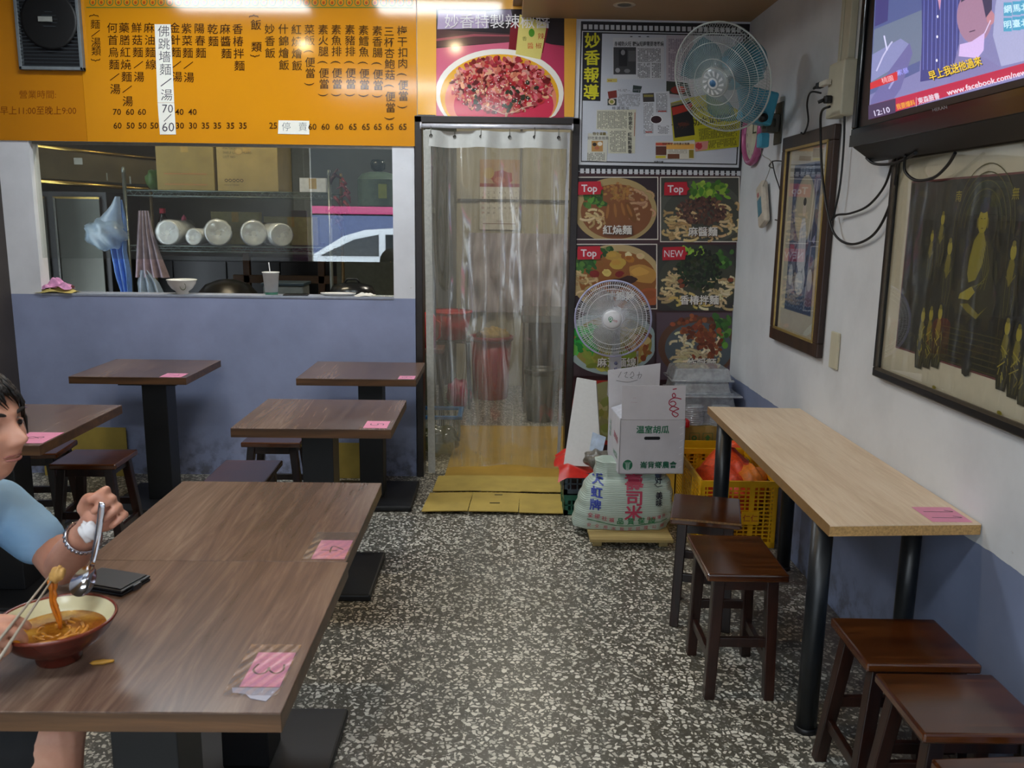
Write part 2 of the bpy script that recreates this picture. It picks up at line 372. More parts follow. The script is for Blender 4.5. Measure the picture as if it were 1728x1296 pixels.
# ================================================================ LAMPS
def ceiling_lamp(x, y, z, lx, ly, s, col, label):
    t = thing('ceiling_light', label, 'light', (x, y, z))
    obj('lamp_housing', MB().box(-lx/2-.02, lx/2+.02, -ly/2-.02, ly/2+.02, -.05, 0, bev=.006), M('#e4e4e0', .4), t)
    obj('diffuser', MB().box(-lx/2, lx/2, -ly/2, ly/2, -.062, -.051), lamp_mat('tube_glow_%d' % int(s*10), col, s), t); return t
COOL = (.86, .94, 1.0); WARM = (1.0, .74, .42)
ceiling_lamp(-1.72, 4.10, 2.95, .85, .30, 9, COOL, 'white fluorescent ceiling light close to the menu board, left one')
ceiling_lamp(-.42, 4.10, 2.95, .80, .30, 9, COOL, 'white fluorescent ceiling light close to the menu board, right one')
ceiling_lamp(-1.15, .6, 2.95, 1.25, .30, 10, COOL, 'unseen white ceiling light added to brighten the front of the room')  # added lamp, supplements the weak daylight reaching the room
ceiling_lamp(-.3, -1.2, 2.95, 1.25, .30, 10, COOL, 'unseen white ceiling light added near the street opening to support the daylight')  # also added, fill light where the sky gives too little
def downlight(x, y, z, s, label):
    t = thing('downlight', label, 'light', (x, y, z))
    obj('trim_ring', MB().lathe([(.036, -.001), (.052, -.004), (.058, -.001), (.058, 0)], 28), M('#c9b79a', .3, .5), t)
    obj('bulb', MB().lathe([(0, -.002), (.034, -.002), (.036, 0)], 24), lamp_mat('bulb_%d' % int(s), WARM, s) if s else M('#57503f', .3), t)
downlight(.62, 4.72, 2.64, 0, 'unlit round downlight set in the brown soffit above the poster wall')
downlight(-1.66, 2.5, 2.95, 200, 'small warm downlight over the dark tables, left one')
downlight(-.40, 2.5, 2.95, 200, 'small warm downlight over the dark tables, right one')
t = thing('ceiling_light', 'small warm ceiling light inside the kitchen behind the hatch', 'light', (-1.7, 5.5, 2.75))
obj('lamp_housing', MB().box(-.32, .32, -.07, .07, -.05, 0), M('#d8d4c8', .4), t); obj('diffuser', MB().box(-.3, .3, -.05, .05, -.06, -.051), lamp_mat('kitchen_glow', (1, .86, .60), 22), t)
t = thing('ceiling_light', 'warm ceiling light inside the kitchen behind the plastic curtain', 'light', (.2, 6.5, 2.75))
obj('lamp_housing', MB().box(-.32, .32, -.07, .07, -.05, 0), M('#d8d4c8', .4), t); obj('diffuser', MB().box(-.3, .3, -.05, .05, -.06, -.051), lamp_mat('kitchen_glow2', (1, .92, .78), 34), t)
# ================================================================ STREET seen in the hatch glass
t = thing('van', 'white van parked in the street outside, mirrored in the hatch glass', 'van', (-2.75, -7.3, -.12))
WH = M('#e9ecef', .2, var=.02); DG = M('#20262c', .08)
prof = [(-1.15, .30), (-1.15, .72), (-.95, .88), (-.25, 1.30), (.15, 1.42), (.8, 1.46), (2.6, 1.45), (3.1, 1.0), (3.15, .3)]
obj('body', MB().prism([(x, -.85, z) for x, z in prof], (0, 1.7, 0)), WH, t)
for x0, x1, x2, x3 in ((-.70, .42, .42, -.05), (.55, 1.5, 1.5, .55), (1.62, 2.7, 2.5, 1.62)):
    obj('side_window', MB().prism([(x0, .852, .93), (x1, .852, .93), (x2, .852, 1.34), (x3, .852, 1.24 if x3 < 0 else 1.34)], (0, .012, 0)), DG, t)
for x in (-.45, 2.4):
    w = obj('wheel', MB().lathe([(0, -.1), (.33, -.1), (.35, -.06), (.35, .06), (.33, .1), (0, .1)], 28, mtx=Matrix.Translation((x, .78, .35)) @ Matrix.Rotation(PI/2, 4, 'X')), M('#15161a', .7), t)
    obj('hub_cap', MB().lathe([(0, 0), (.19, 0), (.2, .02)], 20, mtx=Matrix.Translation((x, .885, .35)) @ Matrix.Rotation(PI/2, 4, 'X')), M('#9a9da0', .3, .8), w)
tag(obj('shop_banner', MB().box(-7, 1.2, -15.95, -15.85, 1.62, 1.84, bev=.01), M('#c64a78', .5)), 'long pink shop banner on the facade across the street', 'banner')
tag(obj('shop_window', MB().box(-7, 1.2, -15.95, -15.88, -.1, 1.58, bev=.01), M('#5b668c', .3)), 'blue grey shop window below the pink banner across the street', 'shop window')
tag(obj('standing_banner', MB().box(-2.84, -2.63, -1.72, -1.70, .0, 1.62, bev=.003).box(-2.84, -2.6, -1.8, -1.6, 0, .02), M('#57304f', .5)), 'purple standing banner at the street opening, mirrored in the hatch glass', 'banner')
# ================================================================ MENU BOARD
ORG = M('#d08a16', .10, var=.05, sc=1.5); ORG2 = M('#c27c10', .24, var=.05, sc=1.5)
def bx(u0, v0, u1, v1, off0, off1, bev=0):                # a box on the back wall face between two picture corners
    a = onY(u0, v0, BY); c = onY(u1, v1, BY); return MB().box(a.x, c.x, BY-off1, BY-off0, c.z, a.z, bev=bev)
zt = 2.947
def sheet(x0, x1, z0, z1, o0, o1): return MB().box(x0, x1, BY-o1, BY-o0, z0, z1)
mbd = tag(obj('menu_board', sheet(-2.335, -.482, 1.945, zt, 0, .010), ORG), 'long orange menu board with columns of dish names and prices above the hatch', 'menu board')
DK = '#3d2410'
pr = Print(backpl(.0102))
# decorative border along the top
for k in range(38):
    a = 158+k*14.4; b = 5+k*.02
    pr.ell(a, b-1, 6.0, 7, '#5d7a3a', 14); pr.ell(a, b-1, 4.4, 5.2, '#d98a1a', 12); pr.ell(a, b, 2.2, 2.8, '#b4501c', 10)
pr.rect(147, 12.5, 697, 14.3, '#6b7a30'); pr.rect(147, -3, 697, -1.5, '#6b7a30')
P = 20.6
pr.vtext('{麵/湯類}', 162, 27, 17, 15, DK, lean=.035)
cols = [('何首烏麵/湯', 191, 48), ('藥膳紅燒麵/湯', 211, 48), ('鮮菇麵/湯', 232, 48), ('麻油麵線', 253, 48), ('金針麵/湯', 296, 48), ('紫菜麵/湯', 316, 49), ('陽春麵', 338, 49), ('乾麵', 360, 50), ('麻醬麵', 381, 50), ('香椿拌麵', 402, 50)]
for s_, a, b in cols: pr.vtext(s_, a, b, 18.5, P, DK, w=.004, lean=.05)
for t_, a, b, in (('70', 199, 189), ('60', 221, 189), ('60', 241, 189), ('40', 304, 189), ('40', 326, 189)): pr.text(t_, a, b, 14.5, DK, w=.008)
for t_, a in (('60', 200), ('50', 222), ('50', 242), ('50', 262), ('30', 305), ('30', 327), ('35', 348), ('35', 368), ('35', 390), ('35', 411)): pr.text(t_, a, 212, 14.5, DK, w=.008)
pr.vtext('{', 431, 28, 17, P, DK); pr.vtext('飯', 433, 43, 18.5, P, DK, w=.004); pr.vtext('類', 434, 80, 18.5, P, DK, w=.004); pr.vtext('}', 433, 95, 17, P, DK)
cols = [('妙香飯', 456, 50), ('什錦燴飯', 479, 50), ('紅燒燴飯', 501, 51), ('菜飯(便當)', 523, 51), ('素火腿(便當)', 546, 51), ('素魚排(便當)', 568, 51), ('素豬排(便當)', 591, 51), ('素鱈魚(便當)', 614, 52), ('素香腸(便當)', 637, 53), ('三杯杏鮑菇(便當)', 657, 54), ('梅干扣肉(便當)', 679, 53)]
for s_, a, b in cols: pr.vtext(s_, a, b, 18, 20.2 if '(' not in s_ else 18.3, '#4a3214', w=.004, lean=.02)
for t_, a, b in (('25', 462, 212), ('60', 528, 214), ('60', 550, 214), ('60', 573, 214), ('65', 596, 214), ('65', 618, 214), ('65', 638, 214), ('65', 658, 214), ('65', 680, 214)): pr.text(t_, a, b, 14.5, '#4a3214', w=.008)
pr.build('lettering', mbd, GLOSSY)
hb = tag(obj('opening_hours_sign', sheet(-2.85, -2.337, 1.945, zt, 0, .009), ORG2), 'darker orange sign with opening hours left of the menu board', 'sign')
pr = Print(backpl(.0092)); pr.text('營業時間:', 65, 160, 15, '#8a4d0e', w=.006); pr.text('早上11:00至晚上9:00', 66, 187, 15.5, '#7d430c', w=.006, sx=.93); pr.build('lettering', hb, GLOSSY)
# handwritten strips taped to the board
def note(name, pts, label, draw, off=.0115, col='#e9e7dc'):
    q = [onY(a, b, BY-off) for a, b in pts]
    o = tag(obj(name, MB().prism([tuple(p) for p in q], (0, -.0012, 0)), M(col, .6, var=.03)), label, 'note'); pr = Print(lambda a, b, L, o_=off: (lambda p: (p.x, p.y-.0014-L*.00005, p.z))(onY(a, b, BY-o_))); draw(pr); pr.build('handwriting', o); return o
def d1(pr):
    pr.vtext('佛跳墻麵/湯', 276, 53, 21, 21.5, '#3a3340', w=-.004, lean=.05)
def d2(pr): pr.text('70', 283, 183, 20, '#3a3340', w=-.004); pr.hand([[(-6, 6), (6, -6)]], 1.2, '#3a3340', 283, 199); pr.text('60', 284, 214, 22, '#3a3340', w=-.004)
note('paper_strip', [(261, 41), (288, 41), (294, 173), (266, 173)], 'long white handwritten paper strip taped over one column of the menu board', d1)
note('paper_strip', [(266, 173.5), (294, 173.5), (297, 227), (270, 227)], 'short white paper strip with handwritten prices below the long strip', d2)
note('paper_strip', [(470, 203), (522, 204), (522, 227), (469, 226)], 'small white handwritten paper slip among the prices of the menu board', lambda pr: (pr.text('停', 483, 214, 16, '#55606a', w=-.01), pr.text('賣', 511, 214, 16, '#55606a', w=-.01)))
# photo poster above the door
cp = tag(obj('door_poster', sheet(-.478, .402, 2.118, zt, 0, .010), M('#e8ab45', .1, var=.04, sc=1.5)), 'orange poster with a photo of red chilli relish on a plate above the door', 'poster')  # glare on this side is put into the paler orange
pr = Print(backpl(.0102)); pr.step = .35; C = (736, 16, 952, 199)
pr.rect(*C, '#a23a50'); pr.poly([(736, 16), (952, 16), (952, 78), (900, 72), (736, 82)], '#2a2226'); pr.poly([(736, 50), (860, 58), (860, 72), (736, 80)], '#56383a')
pr.poly([(736, 66), (800, 58), (860, 60), (860, 62), (800, 62), (736, 70)], '#a0505a'); pr.poly([(740, 18), (820, 20), (825, 48), (738, 50)], '#b9a6c4'); pr.poly([(820, 20), (862, 17), (866, 36), (824, 40)], '#7d6f86')
pr.poly([(736, 82), (870, 71), (870, 199), (736, 199)], '#d0647e'); pr.poly([(918, 72), (952, 82), (952, 140), (912, 110)], '#b83a5a')
pr.poly([(862, 38), (925, 48), (916, 90), (858, 85)], '#7a1f28')
pr.ell(843, 158, 108, 75, '#ece5da', 48, clip=C); pr.ell(843, 162, 100, 70, '#e2a62c', 48, clip=C); pr.ell(845, 168, 94, 65, '#e08468', 48, clip=C); pr.ell(850, 178, 84, 52, '#cc3450', 40, clip=C)
pr.poly([(877, 25), (923, 40), (912, 101), (870, 92)], '#d8c872'); pr.ell(897, 56, 5, 7, '#4f8a2c'); pr.text('辣', 913, 62, 12, '#b33a28'); pr.text('椒', 909, 78, 11, '#b33a28'); pr.text('醬', 895, 78, 11, '#c84a32'); pr.text('香', 885, 66, 8, '#6b6a30')
for k in range(900):
    t_ = random.uniform(0, 2*PI); q = random.random()**.6; a = 846+84*q*math.cos(t_); b = 140+48*q*math.sin(t_)+(6 if math.cos(t_) > 0 else 4)
    if b > 196: continue
    pr.ell(a, b, random.uniform(1.4, 6.5), random.uniform(1.2, 5), jit(random.choice(['#9c2024', '#b53034', '#b34448', '#c96a6e', '#7a1a1c', '#c07058', '#a8333c', '#d08a80', '#d8a080', '#5c1414']), .1), 7, random.uniform(0, PI), .3)
for k in range(22):
    a, b = random.choice([(800, 148), (865, 156), (895, 140), (805, 170), (870, 172), (850, 182), (890, 166)]); pr.ell(a+random.gauss(0, 6), b+random.gauss(0, 4), 4.5, 3.2, jit('#2f3020'), 7, random.random()*3, .3)
for k in range(90): pr.ell(846+random.gauss(0, 42), 156+random.gauss(0, 18), .9, .9, '#f0e4dc', 5)
pr.line([(820, 180), (835, 187), (850, 193), (868, 190), (880, 183), (900, 178)], 1.1, '#dcb09a')
pr.rect(*[735, 15, 736.5, 199], '#e8ab45'); pr.text('妙香特製辣椒醬', 839, 37.5, 25.5, '#ece6e6', w=.0, sx=1.0)
pr.build('printed_photo', cp, GLOSSY)
# ventilation fan box on the menu wall
a, c = onY(26, -34, BY), onY(147, 121, BY); t = thing('ventilation_fan', 'black ventilation fan in a louvred frame at the top left of the menu wall', 'fan', ((a.x+c.x)/2, BY-.011, c.z)); w = (c.x-a.x)/2; h = a.z-c.z
m = MB().box(-w, -w+.018, -.035, 0, 0, h, bev=.003).box(w-.018, w, -.035, 0, 0, h, bev=.003).box(-w, w, -.035, 0, 0, .018, bev=.003).box(-w, w, -.035, 0, h-.018, h, bev=.003); obj('frame', m, M('#6d7478', .5), t)
obj('back_plate', MB().box(-w+.01, w-.01, -.008, 0, .01, h-.01), M('#14161a', .6), t)
obj('round_grille', MB().lathe([(0, .0), (w-.03, .0), (w-.022, .006), (w-.022, .014), (w-.035, .016), (0, .010)], 40, mtx=Matrix.Translation((.01, -.022, h*.55)) @ Matrix.Rotation(PI/2, 4, 'X')), M('#08090b', .5), t)
m = MB()
for k in range(24):
    z = .022+k*(h-.044)/23; m.box(-w+.018, w-.018, -.034, -.026, z-.0012, z+.0022)
o = obj('louvre_slats', m, M('#30363c', .5), t); o['kind'] = 'stuff'
obj('badge', MB().box(-.04, .035, -.052, -.048, h*.55-.012, h*.55+.014), M('#8f918c', .4), t)
# ================================================================ FILM FRAME POSTER AND FOOD PHOTOS
x0, x1 = .428, 1.366
fp = tag(obj('newspaper_poster', sheet(x0, x1, 1.822, 2.628, 0, .006), M('#17161a', .35, var=.1)), 'film-strip framed poster of newspaper clippings on the wall right of the door', 'poster')
pr = Print(backpl(.0062), step=1)
def q4(u0, v0, u1, v1, col, sl=.03, keep=False):         # prints slope a little with the wall in the picture
    pr.poly([(u0, v0+(u0-975)*sl*0), (u1, v0), (u1, v1), (u0, v1)], col, keep)
sq = '#c4c6ca'
for k in range(30):
    a = 984+k*9.25
    if a < 1250: pr.rect(a, 41.5+(a-980)*.022, a+6.3, 49.5+(a-980)*.022, sq, keep=k > 0)
    a = 979+k*9.1
    if a < 1243: pr.rect(a, 284.5+(a-980)*.016, a+6.2, 292.5+(a-980)*.016, sq, keep=k > 0)
pr.poly([(982, 52.5), (1258, 58), (1258, 62), (1246, 283), (976, 278)], '#c9ccd2'); pr.poly([(983.5, 54), (1256, 59.5), (1243.5, 278.5), (980, 273.5)], '#141317'); pr.poly([(985, 56.5), (1254, 61.5), (1241.5, 276.5), (981.5, 271.5)], '#c3c7d0')
pr.poly([(984.5, 54), (1016, 55), (1013, 171), (982, 170)], '#141419'); pr.vtext('妙香報導', 999.5, 69, 27, 29, '#d6cf1e', w=.022, lean=-.02)
def cols_of_text(a0, b0, a1, b1, col='#55565a', px=2.1, rot=0, dens=.85):
    k = int((a1-a0)/px); ca, cb = (a0+a1)/2, (b0+b1)/2; pr.L += 1
    for i in range(k):
        y = b0
        while y < b1:
            L = random.uniform(.8, 2.2)
            if random.random() < dens:
                pts = [(a0+i*px, y), (a0+i*px+px*.62, y), (a0+i*px+px*.62, min(y+L, b1)), (a0+i*px, min(y+L, b1))]
                pr.poly([(ca+(x-ca)*math.cos(rot)-(z-cb)*math.sin(rot), cb+(x-ca)*math.sin(rot)+(z-cb)*math.cos(rot)) for x, z in pts], col, True)
            y += L+.6
pr.rect(1034, 64, 1120, 134, '#cdced2'); pr.text('身補熱火旺 糖價短鉀需要增養燒', 1078, 74.5, 8.6, '#28282c', w=.015, sx=.68); pr.rect(1035, 80, 1073, 126, '#3a3a3d'); pr.rect(1044, 84, 1058, 112, '#1a1a1d'); pr.ell(1051, 89, 3.5, 4.5, '#8c8c8e'); pr.ell(1042, 119, 4, 4, '#9a9a9c'); pr.ell(1058, 120, 5, 3.4, '#777779'); pr.rect(1060, 86, 1072, 104, '#5a5a5c')
cols_of_text(1076, 82, 1117, 105, px=2.6); cols_of_text(1076, 107, 1097, 132, px=2.6); cols_of_text(1100, 107, 1117, 132, px=2.6)
for k in range(3): pr.rect(1063+k*14, 61.5, 1067+k*14, 63, '#3a3a3e')
pr.rect(1124, 60, 1170, 165, '#bcb2ba'); cols_of_text(1128, 66, 1166, 136, '#7d7080', px=3.2); pr.poly([(1124, 137), (1160, 140), (1166, 163), (1124, 158)], '#30342a'); pr.ell(1145, 152, 13, 7, '#8a2a1e', wob=.1); pr.ell(1148, 149, 5, 3, '#b84a30')
pr.rect(1024, 133, 1041, 139, '#c8b860'); pr.text('▪▪', 1029, 136, 6, '#8a3020'); pr.poly([(1025, 155), (1040, 152.5), (1041, 165), (1027, 167)], '#7c2a22'); pr.rect(1025, 167, 1040, 178, '#2c3428'); pr.ell(1032, 172, 5.5, 5, '#d8c8a8'); pr.ell(1032, 172, 3.4, 3, '#8a8a3a')
pr.poly([(1068, 144), (1083, 146), (1080, 157), (1067, 156)], '#2c3a38'); cols_of_text(1043, 151, 1083, 156, '#86888e', px=2.6, dens=.6); cols_of_text(1043, 159, 1082, 180, '#86888e', px=2.2, dens=.7)
pr.poly([(1084, 157), (1129, 154), (1134, 228), (1089, 230)], '#d0d2d8'); pr.poly([(1084, 158), (1103, 157), (1104, 172), (1085, 172.5)], '#3d3838'); pr.rect(1086, 160, 1102, 164, '#8a7f3c'); cols_of_text(1086, 174, 1104, 226, '#74767c', px=2.4); cols_of_text(1107, 158, 1128, 190, '#74767c', px=2.4); cols_of_text(1110, 212, 1131, 226, '#74767c', px=2.4); pr.ell(1107, 202, 10.5, 7.5, '#e6e6e8'); pr.ell(1107, 202, 9, 6.3, '#33141a'); pr.rect(1110, 187, 1124, 189, '#a83a30'); pr.rect(1089, 222, 1100, 224, '#a83a30')
pr.poly([(1007, 186), (1073, 185), (1071, 259), (1026, 259), (1025, 222), (1006, 218)], '#cac8b4'); cols_of_text(1008, 188, 1058, 217, '#6f6e66', px=2.5); cols_of_text(1029, 221, 1058, 257, '#6f6e66', px=2.5); pr.vtext('妙香素食', 1063.5, 193, 7.5, 7.6, '#2c2c2c', w=.02); pr.vtext('紅燒麵館香', 1062.5, 227, 7.0, 7.2, '#2c2c2c', w=.02); pr.line([(1071, 190), (1070, 230)], 1, '#a04a3c')
pr.text('特 選 地 址', 1047, 183, 6, '#4c4c50')
pr.poly([(992, 225), (1026, 226), (1023, 273), (990, 271)], '#c9c8bc'); pr.text('特食餐廳', 1011, 226, 5.6, '#6a5c1c', w=.02); pr.text('好吃素食推薦', 1009, 233.5, 6, '#4a4a4e'); pr.rect(998, 238, 1017, 256, '#b5884a'); pr.ell(1003, 244, 3.5, 3, '#2c2420'); pr.ell(1012, 243, 4, 3.5, '#e0d8c8'); pr.ell(1007, 250, 4, 3, '#b06848'); cols_of_text(991, 258, 1022, 271, '#77766c', px=2.5)
pr.poly([(1131, 174), (1165, 165), (1172, 236), (1136, 240)], '#b3a91c'); pr.poly([(1164, 165), (1190, 160), (1250, 188), (1246, 248), (1173, 256)], '#b9b21a'); pr.poly([(1132, 178), (1166, 169), (1172, 228), (1138, 233)], '#1c1a18'); pr.poly([(1133, 182), (1167, 174), (1168, 185), (1135, 195)], '#b02f20'); pr.poly([(1131, 175), (1164, 168), (1165, 172), (1132, 180)], '#8a8260'); pr.ell(1153, 210, 10, 3, '#5a2a18')
for k in range(30): pr.ell(1153+random.gauss(0, 8), 211+random.gauss(0, 3), 1.4, .8, '#4a2416', 6)
pr.text('秀大立', 1182, 184, 13, '#6a6614', w=.01, rot=.12); pr.text('功大立在地', 1200, 202, 13.5, '#2c2a10', w=.015, rot=.16)
cols_of_text(1179, 214, 1246, 233, '#5c5a18', px=2.8, rot=-.12); cols_of_text(1195, 235, 1243, 248, '#5c5a18', px=2.8, rot=-.12); pr.poly([(1172, 240), (1195, 238), (1193, 252), (1173, 256)], '#c8857a'); pr.ell(1179, 247, 6, 6, '#b5323a', 14, wob=.25)
pr.poly([(1106, 239), (1172, 238), (1171, 269), (1106, 268)], '#cfcabc'); pr.rect(1106, 241, 1135, 246, '#c2523a'); pr.rect(1124, 243, 1171, 252, '#e0a850'); pr.rect(1106, 247, 1124, 262, '#5c3224'); pr.rect(1106, 263, 1123, 267, '#c4b42c'); pr.rect(1126, 260, 1146, 268, '#6a3a1c'); pr.rect(1162, 253, 1170, 267, '#8a7a22'); pr.text('特別美食 好吃素食推薦', 1140, 243, 4.5, '#5c3a28', w=.02); cols_of_text(1128, 252, 1160, 259, '#9a968a', px=2.4); pr.text('妙香食館', 1111, 273.5, 4, '#333333', w=.02)
pr.build('printed_page', fp)
# food photos
fb = tag(obj('food_photo_poster', sheet(x0, x1, .40, 1.819, 0, .006), M('#3c2024', .3, var=.1)), 'tall poster with rows of noodle dish photos below the newspaper poster', 'poster')
pr = Print(backpl(.0062)); pr.step = .35
def photo(x0, y0, x1, y1, bgc, bowl, rim, broth, inner, border=True):
    C = (x0, y0, x1, y1)
    if border: pr.rect(x0-1.6, y0-1.6, x1+1.6, y1+1.6, '#d6cfc2')
    pr.rect(*C, bgc); a, b, ra, rb = bowl
    pr.ell(a, b, ra, rb, rim, 48, clip=C); pr.ell(a+ra*.03, b+rb*.04, ra*.86, rb*.84, broth, 48, clip=C)
    for n_, ca, cb, sa, sb, s0, s1, cl in inner:
        for k in range(n_):
            pr.ell(min(max(ca+random.uniform(-sa, sa), x0+3), x1-3), min(max(cb+random.uniform(-sb, sb), y0+3), y1-3), random.uniform(s0, s1), random.uniform(s0, s1)*.62, jit(random.choice(cl)), 9, random.uniform(0, PI), .18, clip=C)
def noodles(n_, ca, cb, ra, rb, x0, y0, x1, y1, cl):
    for k in range(n_):
        a = ca+random.uniform(-ra, ra); b = cb+random.uniform(-rb, rb); t0 = random.uniform(0, 6); r_ = random.uniform(6, 13)
        pts = [(min(max(a+r_*math.cos(t0+i*.35)*1.2, x0), x1), min(max(b+r_*.6*math.sin(t0+i*.35)+i*.4, y0), y1)) for i in range(7)]; c = jit(random.choice(cl), .06)
        pr.line(pts, 4.6, tuple(x*.62 for x in lin(c))); pr.line(pts, 3.2, c)
GR = ['#2f5a1e', '#3f7028', '#234a18', '#55832e']; NO = ['#b99a66', '#c8ab78', '#a88858', '#d2b987']; BR = ['#6a3218', '#7d4020', '#8f5428', '#542810']
photo(970, 300, 1109, 403, '#2a1a20', (1038, 355, 70, 55), '#a58e5e', '#7c4a26', [(30, 1003, 336, 17, 12, 4, 9, GR)])
noodles(16, 1000, 368, 16, 12, 970, 300, 1109, 403, NO); noodles(14, 1083, 345, 15, 20, 970, 300, 1109, 403, ['#b98f6a', '#c49a72', '#a47050'])
for k in range(60): pr.ell(1045+random.gauss(0, 11), 325+random.gauss(0, 7), 3.2, 2.2, jit('#9a6c34'), 7, random.random()*3, .25)
for a, b, r_ in ((1027, 360, .12), (1040, 358, -.1), (1053, 356, -.25), (1064, 358, -.4)): pr.ell(a, b, 7, 19, jit('#7a4a20', .08), 18, r_, .05); pr.ell(a-2, b-3, 2.4, 12, '#96622e', 12, r_, .05)
photo(1115, 300, 1246, 407, '#3e3e36', (1180, 360, 74, 56), '#4c4e44', '#42443a', [(50, 1195, 322, 32, 12, 4, 9, ['#5f8c22', '#7aa22c', '#3f6e1e', '#93b23c'])])
noodles(40, 1150, 375, 22, 22, 1115, 300, 1246, 407, NO); noodles(30, 1222, 370, 18, 26, 1115, 300, 1246, 407, NO); noodles(14, 1180, 397, 25, 6, 1115, 300, 1246, 407, NO)
for k in range(240):
    t_ = random.uniform(0, 2*PI); q = random.random()**.5; pr.ell(1184+42*q*math.cos(t_), 356+23*q*math.sin(t_), random.uniform(2, 4.5), random.uniform(1.6, 3.4), jit(random.choice(['#4a3028', '#5c3c30', '#3c2620', '#6e4a38', '#56382a'])), 7, random.random()*3, .25)
photo(967, 413, 1107, 520, '#2c1c22', (1040, 470, 76, 58), '#b39b6c', '#8a5422', [(30, 985, 450, 20, 12, 4, 9, GR), (16, 1025, 425, 22, 8, 4, 9, GR+['#9a8c50'])])
noodles(20, 985, 478, 18, 20, 967, 413, 1107, 520, NO)
for a, b, r1, r2, c in ((1035, 432, 14, 8, '#b08a3c'), (1042, 445, 14, 9, '#b8963c'), (1084, 462, 24, 15, '#b5853c'), (1060, 430, 6, 5, '#d8c898'), (1080, 432, 7, 5, '#ccb482'), (1015, 446, 9, 7, '#8a5420'), (1003, 462, 9, 6, '#7a2018'), (1024, 460, 8, 6, '#d2ba68'), (1045, 462, 8, 5, '#7a1c1c'), (1062, 437, 8, 6, '#a86c20'), (1050, 476, 26, 8, '#3a2018'), (1098, 500, 20, 14, '#a0522a')): pr.ell(a, b, r1, r2, c, 16, random.uniform(-.3, .3), .12, clip=(967, 413, 1107, 520)); pr.ell(a-r1*.2, b-r2*.25, r1*.6, r2*.5, jit(c, .15), 12, 0, .15, clip=(967, 413, 1107, 520))
photo(1110, 413, 1241, 524, '#2e2a2a', (1176, 470, 78, 60), '#33362e', '#3c3e32', [(16, 1160, 425, 26, 6, 4, 8, ['#7aa22c', '#8fb23c']), (16, 1222, 440, 14, 16, 4, 8, GR)], False)
noodles(32, 1135, 480, 18, 24, 1110, 413, 1241, 524, ['#c2a878', '#cfb888', '#b09468']); noodles(34, 1215, 490, 22, 24, 1110, 413, 1241, 524, ['#c9b68c', '#d6c69c', '#b8a070']); noodles(12, 1165, 508, 30, 9, 1110, 413, 1241, 524, ['#c9b060', '#d0b470'])
for k in range(260):
    t_ = random.uniform(0, 2*PI); q = random.random()**.5; pr.ell(1180+38*q*math.cos(t_), 455+34*q*math.sin(t_), random.uniform(2.2, 5), random.uniform(2, 3.6), jit(random.choice(['#12200c', '#1a2c12', '#0c160a', '#223818', '#2a3010'])), 7, random.random()*3, .25)
for a, b in ((1147, 474), (1232, 472), (1150, 482)): pr.ell(a, b, 5, 4, '#7a3a20', 9, 0, .2)
photo(965, 527, 1104, 634, '#3a2a30', (1030, 577, 78, 55), '#97a8a8', '#8a8038', [(40, 985, 575, 18, 24, 5, 11, ['#1c9a34', '#2cb040', '#57a838', '#148028']), (30, 1080, 585, 20, 20, 5, 11, ['#9a5a28', '#7a3c1c', '#b08a4c', '#b59c68']), (26, 1030, 608, 40, 12, 5, 12, ['#8a9438', '#7a8a30', '#a09a48'])], False)
noodles(16, 1050, 560, 30, 12, 965, 527, 1104, 634, ['#a89c68', '#b8aa78'])
photo(1107, 527, 1234, 640, '#51404a', (1176, 585, 66, 52), '#5a3a28', '#4c545a', [(30, 1218, 560, 12, 28, 4, 9, GR)], False)
noodles(60, 1172, 590, 32, 26, 1107, 527, 1234, 640, ['#d2c49c', '#c2b084', '#ddd2b0'])
for k in range(120):
    a, b = random.choice([(1180, 555), (1195, 572), (1165, 548), (1200, 590), (1190, 560)]); pr.ell(a+random.gauss(0, 11), b+random.gauss(0, 9), random.uniform(3, 6), random.uniform(2.5, 4.6), jit(random.choice(['#6a3018', '#7c3c1e', '#8c4c28', '#5c2810'])), 8, random.random()*3, .2)
photo(963, 641, 1100, 760, '#3a1c20', (1030, 690, 66, 60), '#a22c20', '#8c8a60', [(50, 1030, 700, 40, 30, 5, 12, ['#5c6a28', '#8a8a48', '#b0a878'])], False)
photo(1107, 644, 1232, 760, '#2c1a1c', (1170, 700, 60, 50), '#6a2420', '#7c5a30', [(40, 1170, 700, 36, 26, 5, 12, ['#6a3a1c', '#a08848'])], False)
def flag(a, b, t_, w):
    pr.poly([(a-19, b-10), (a+18, b-11), (a+19, b-3), (a+23, b+1), (a+19, b+4), (a+18, b+11), (a-20, b+12), (a-20, b-4)], '#b5142a'); pr.text(t_, a-1, b+.5, 17 if t_ == 'Top' else 16.5, '#dcd4d8', w=w, sx=.95 if t_ == 'Top' else .86)
flag(995, 317, 'Top', .018); flag(1140, 318, 'Top', .018); flag(994, 426, 'Top', .018); flag(1137, 427, 'NEW', .0)
for t_, a, b in (('紅燒麵', 1041, 388), ('麻醬麵', 1185, 391), ('什錦麵', 1046, 499), ('香椿拌麵', 1179, 506), ('麻油麵線', 1040, 611), ('炸醬麵', 1183, 612)): pr.text(t_, a+1, b+1, 16.5, '#3a2c28', w=.03); pr.text(t_, a, b, 16.5, '#d9d4cc', w=.018)
pr.build('printed_photos', fb)
# ================================================================ HATCH GLASS
GLASS = clear('hatch_glass', (.90, .93, .92), .13, .004)
t = thing('glass_screen', 'clear glass screen hanging in the upper part of the kitchen hatch', 'glass screen', (-1.65, BY+.03, 1.29))
obj('pane', MB().box(-1.015, 1.022, 0, .006, 0, .652), GLASS, t)
obj('top_channel', MB().box(-1.015, 1.022, -.006, .012, .640, .655), M('#8f8b80', .35, .6), t)
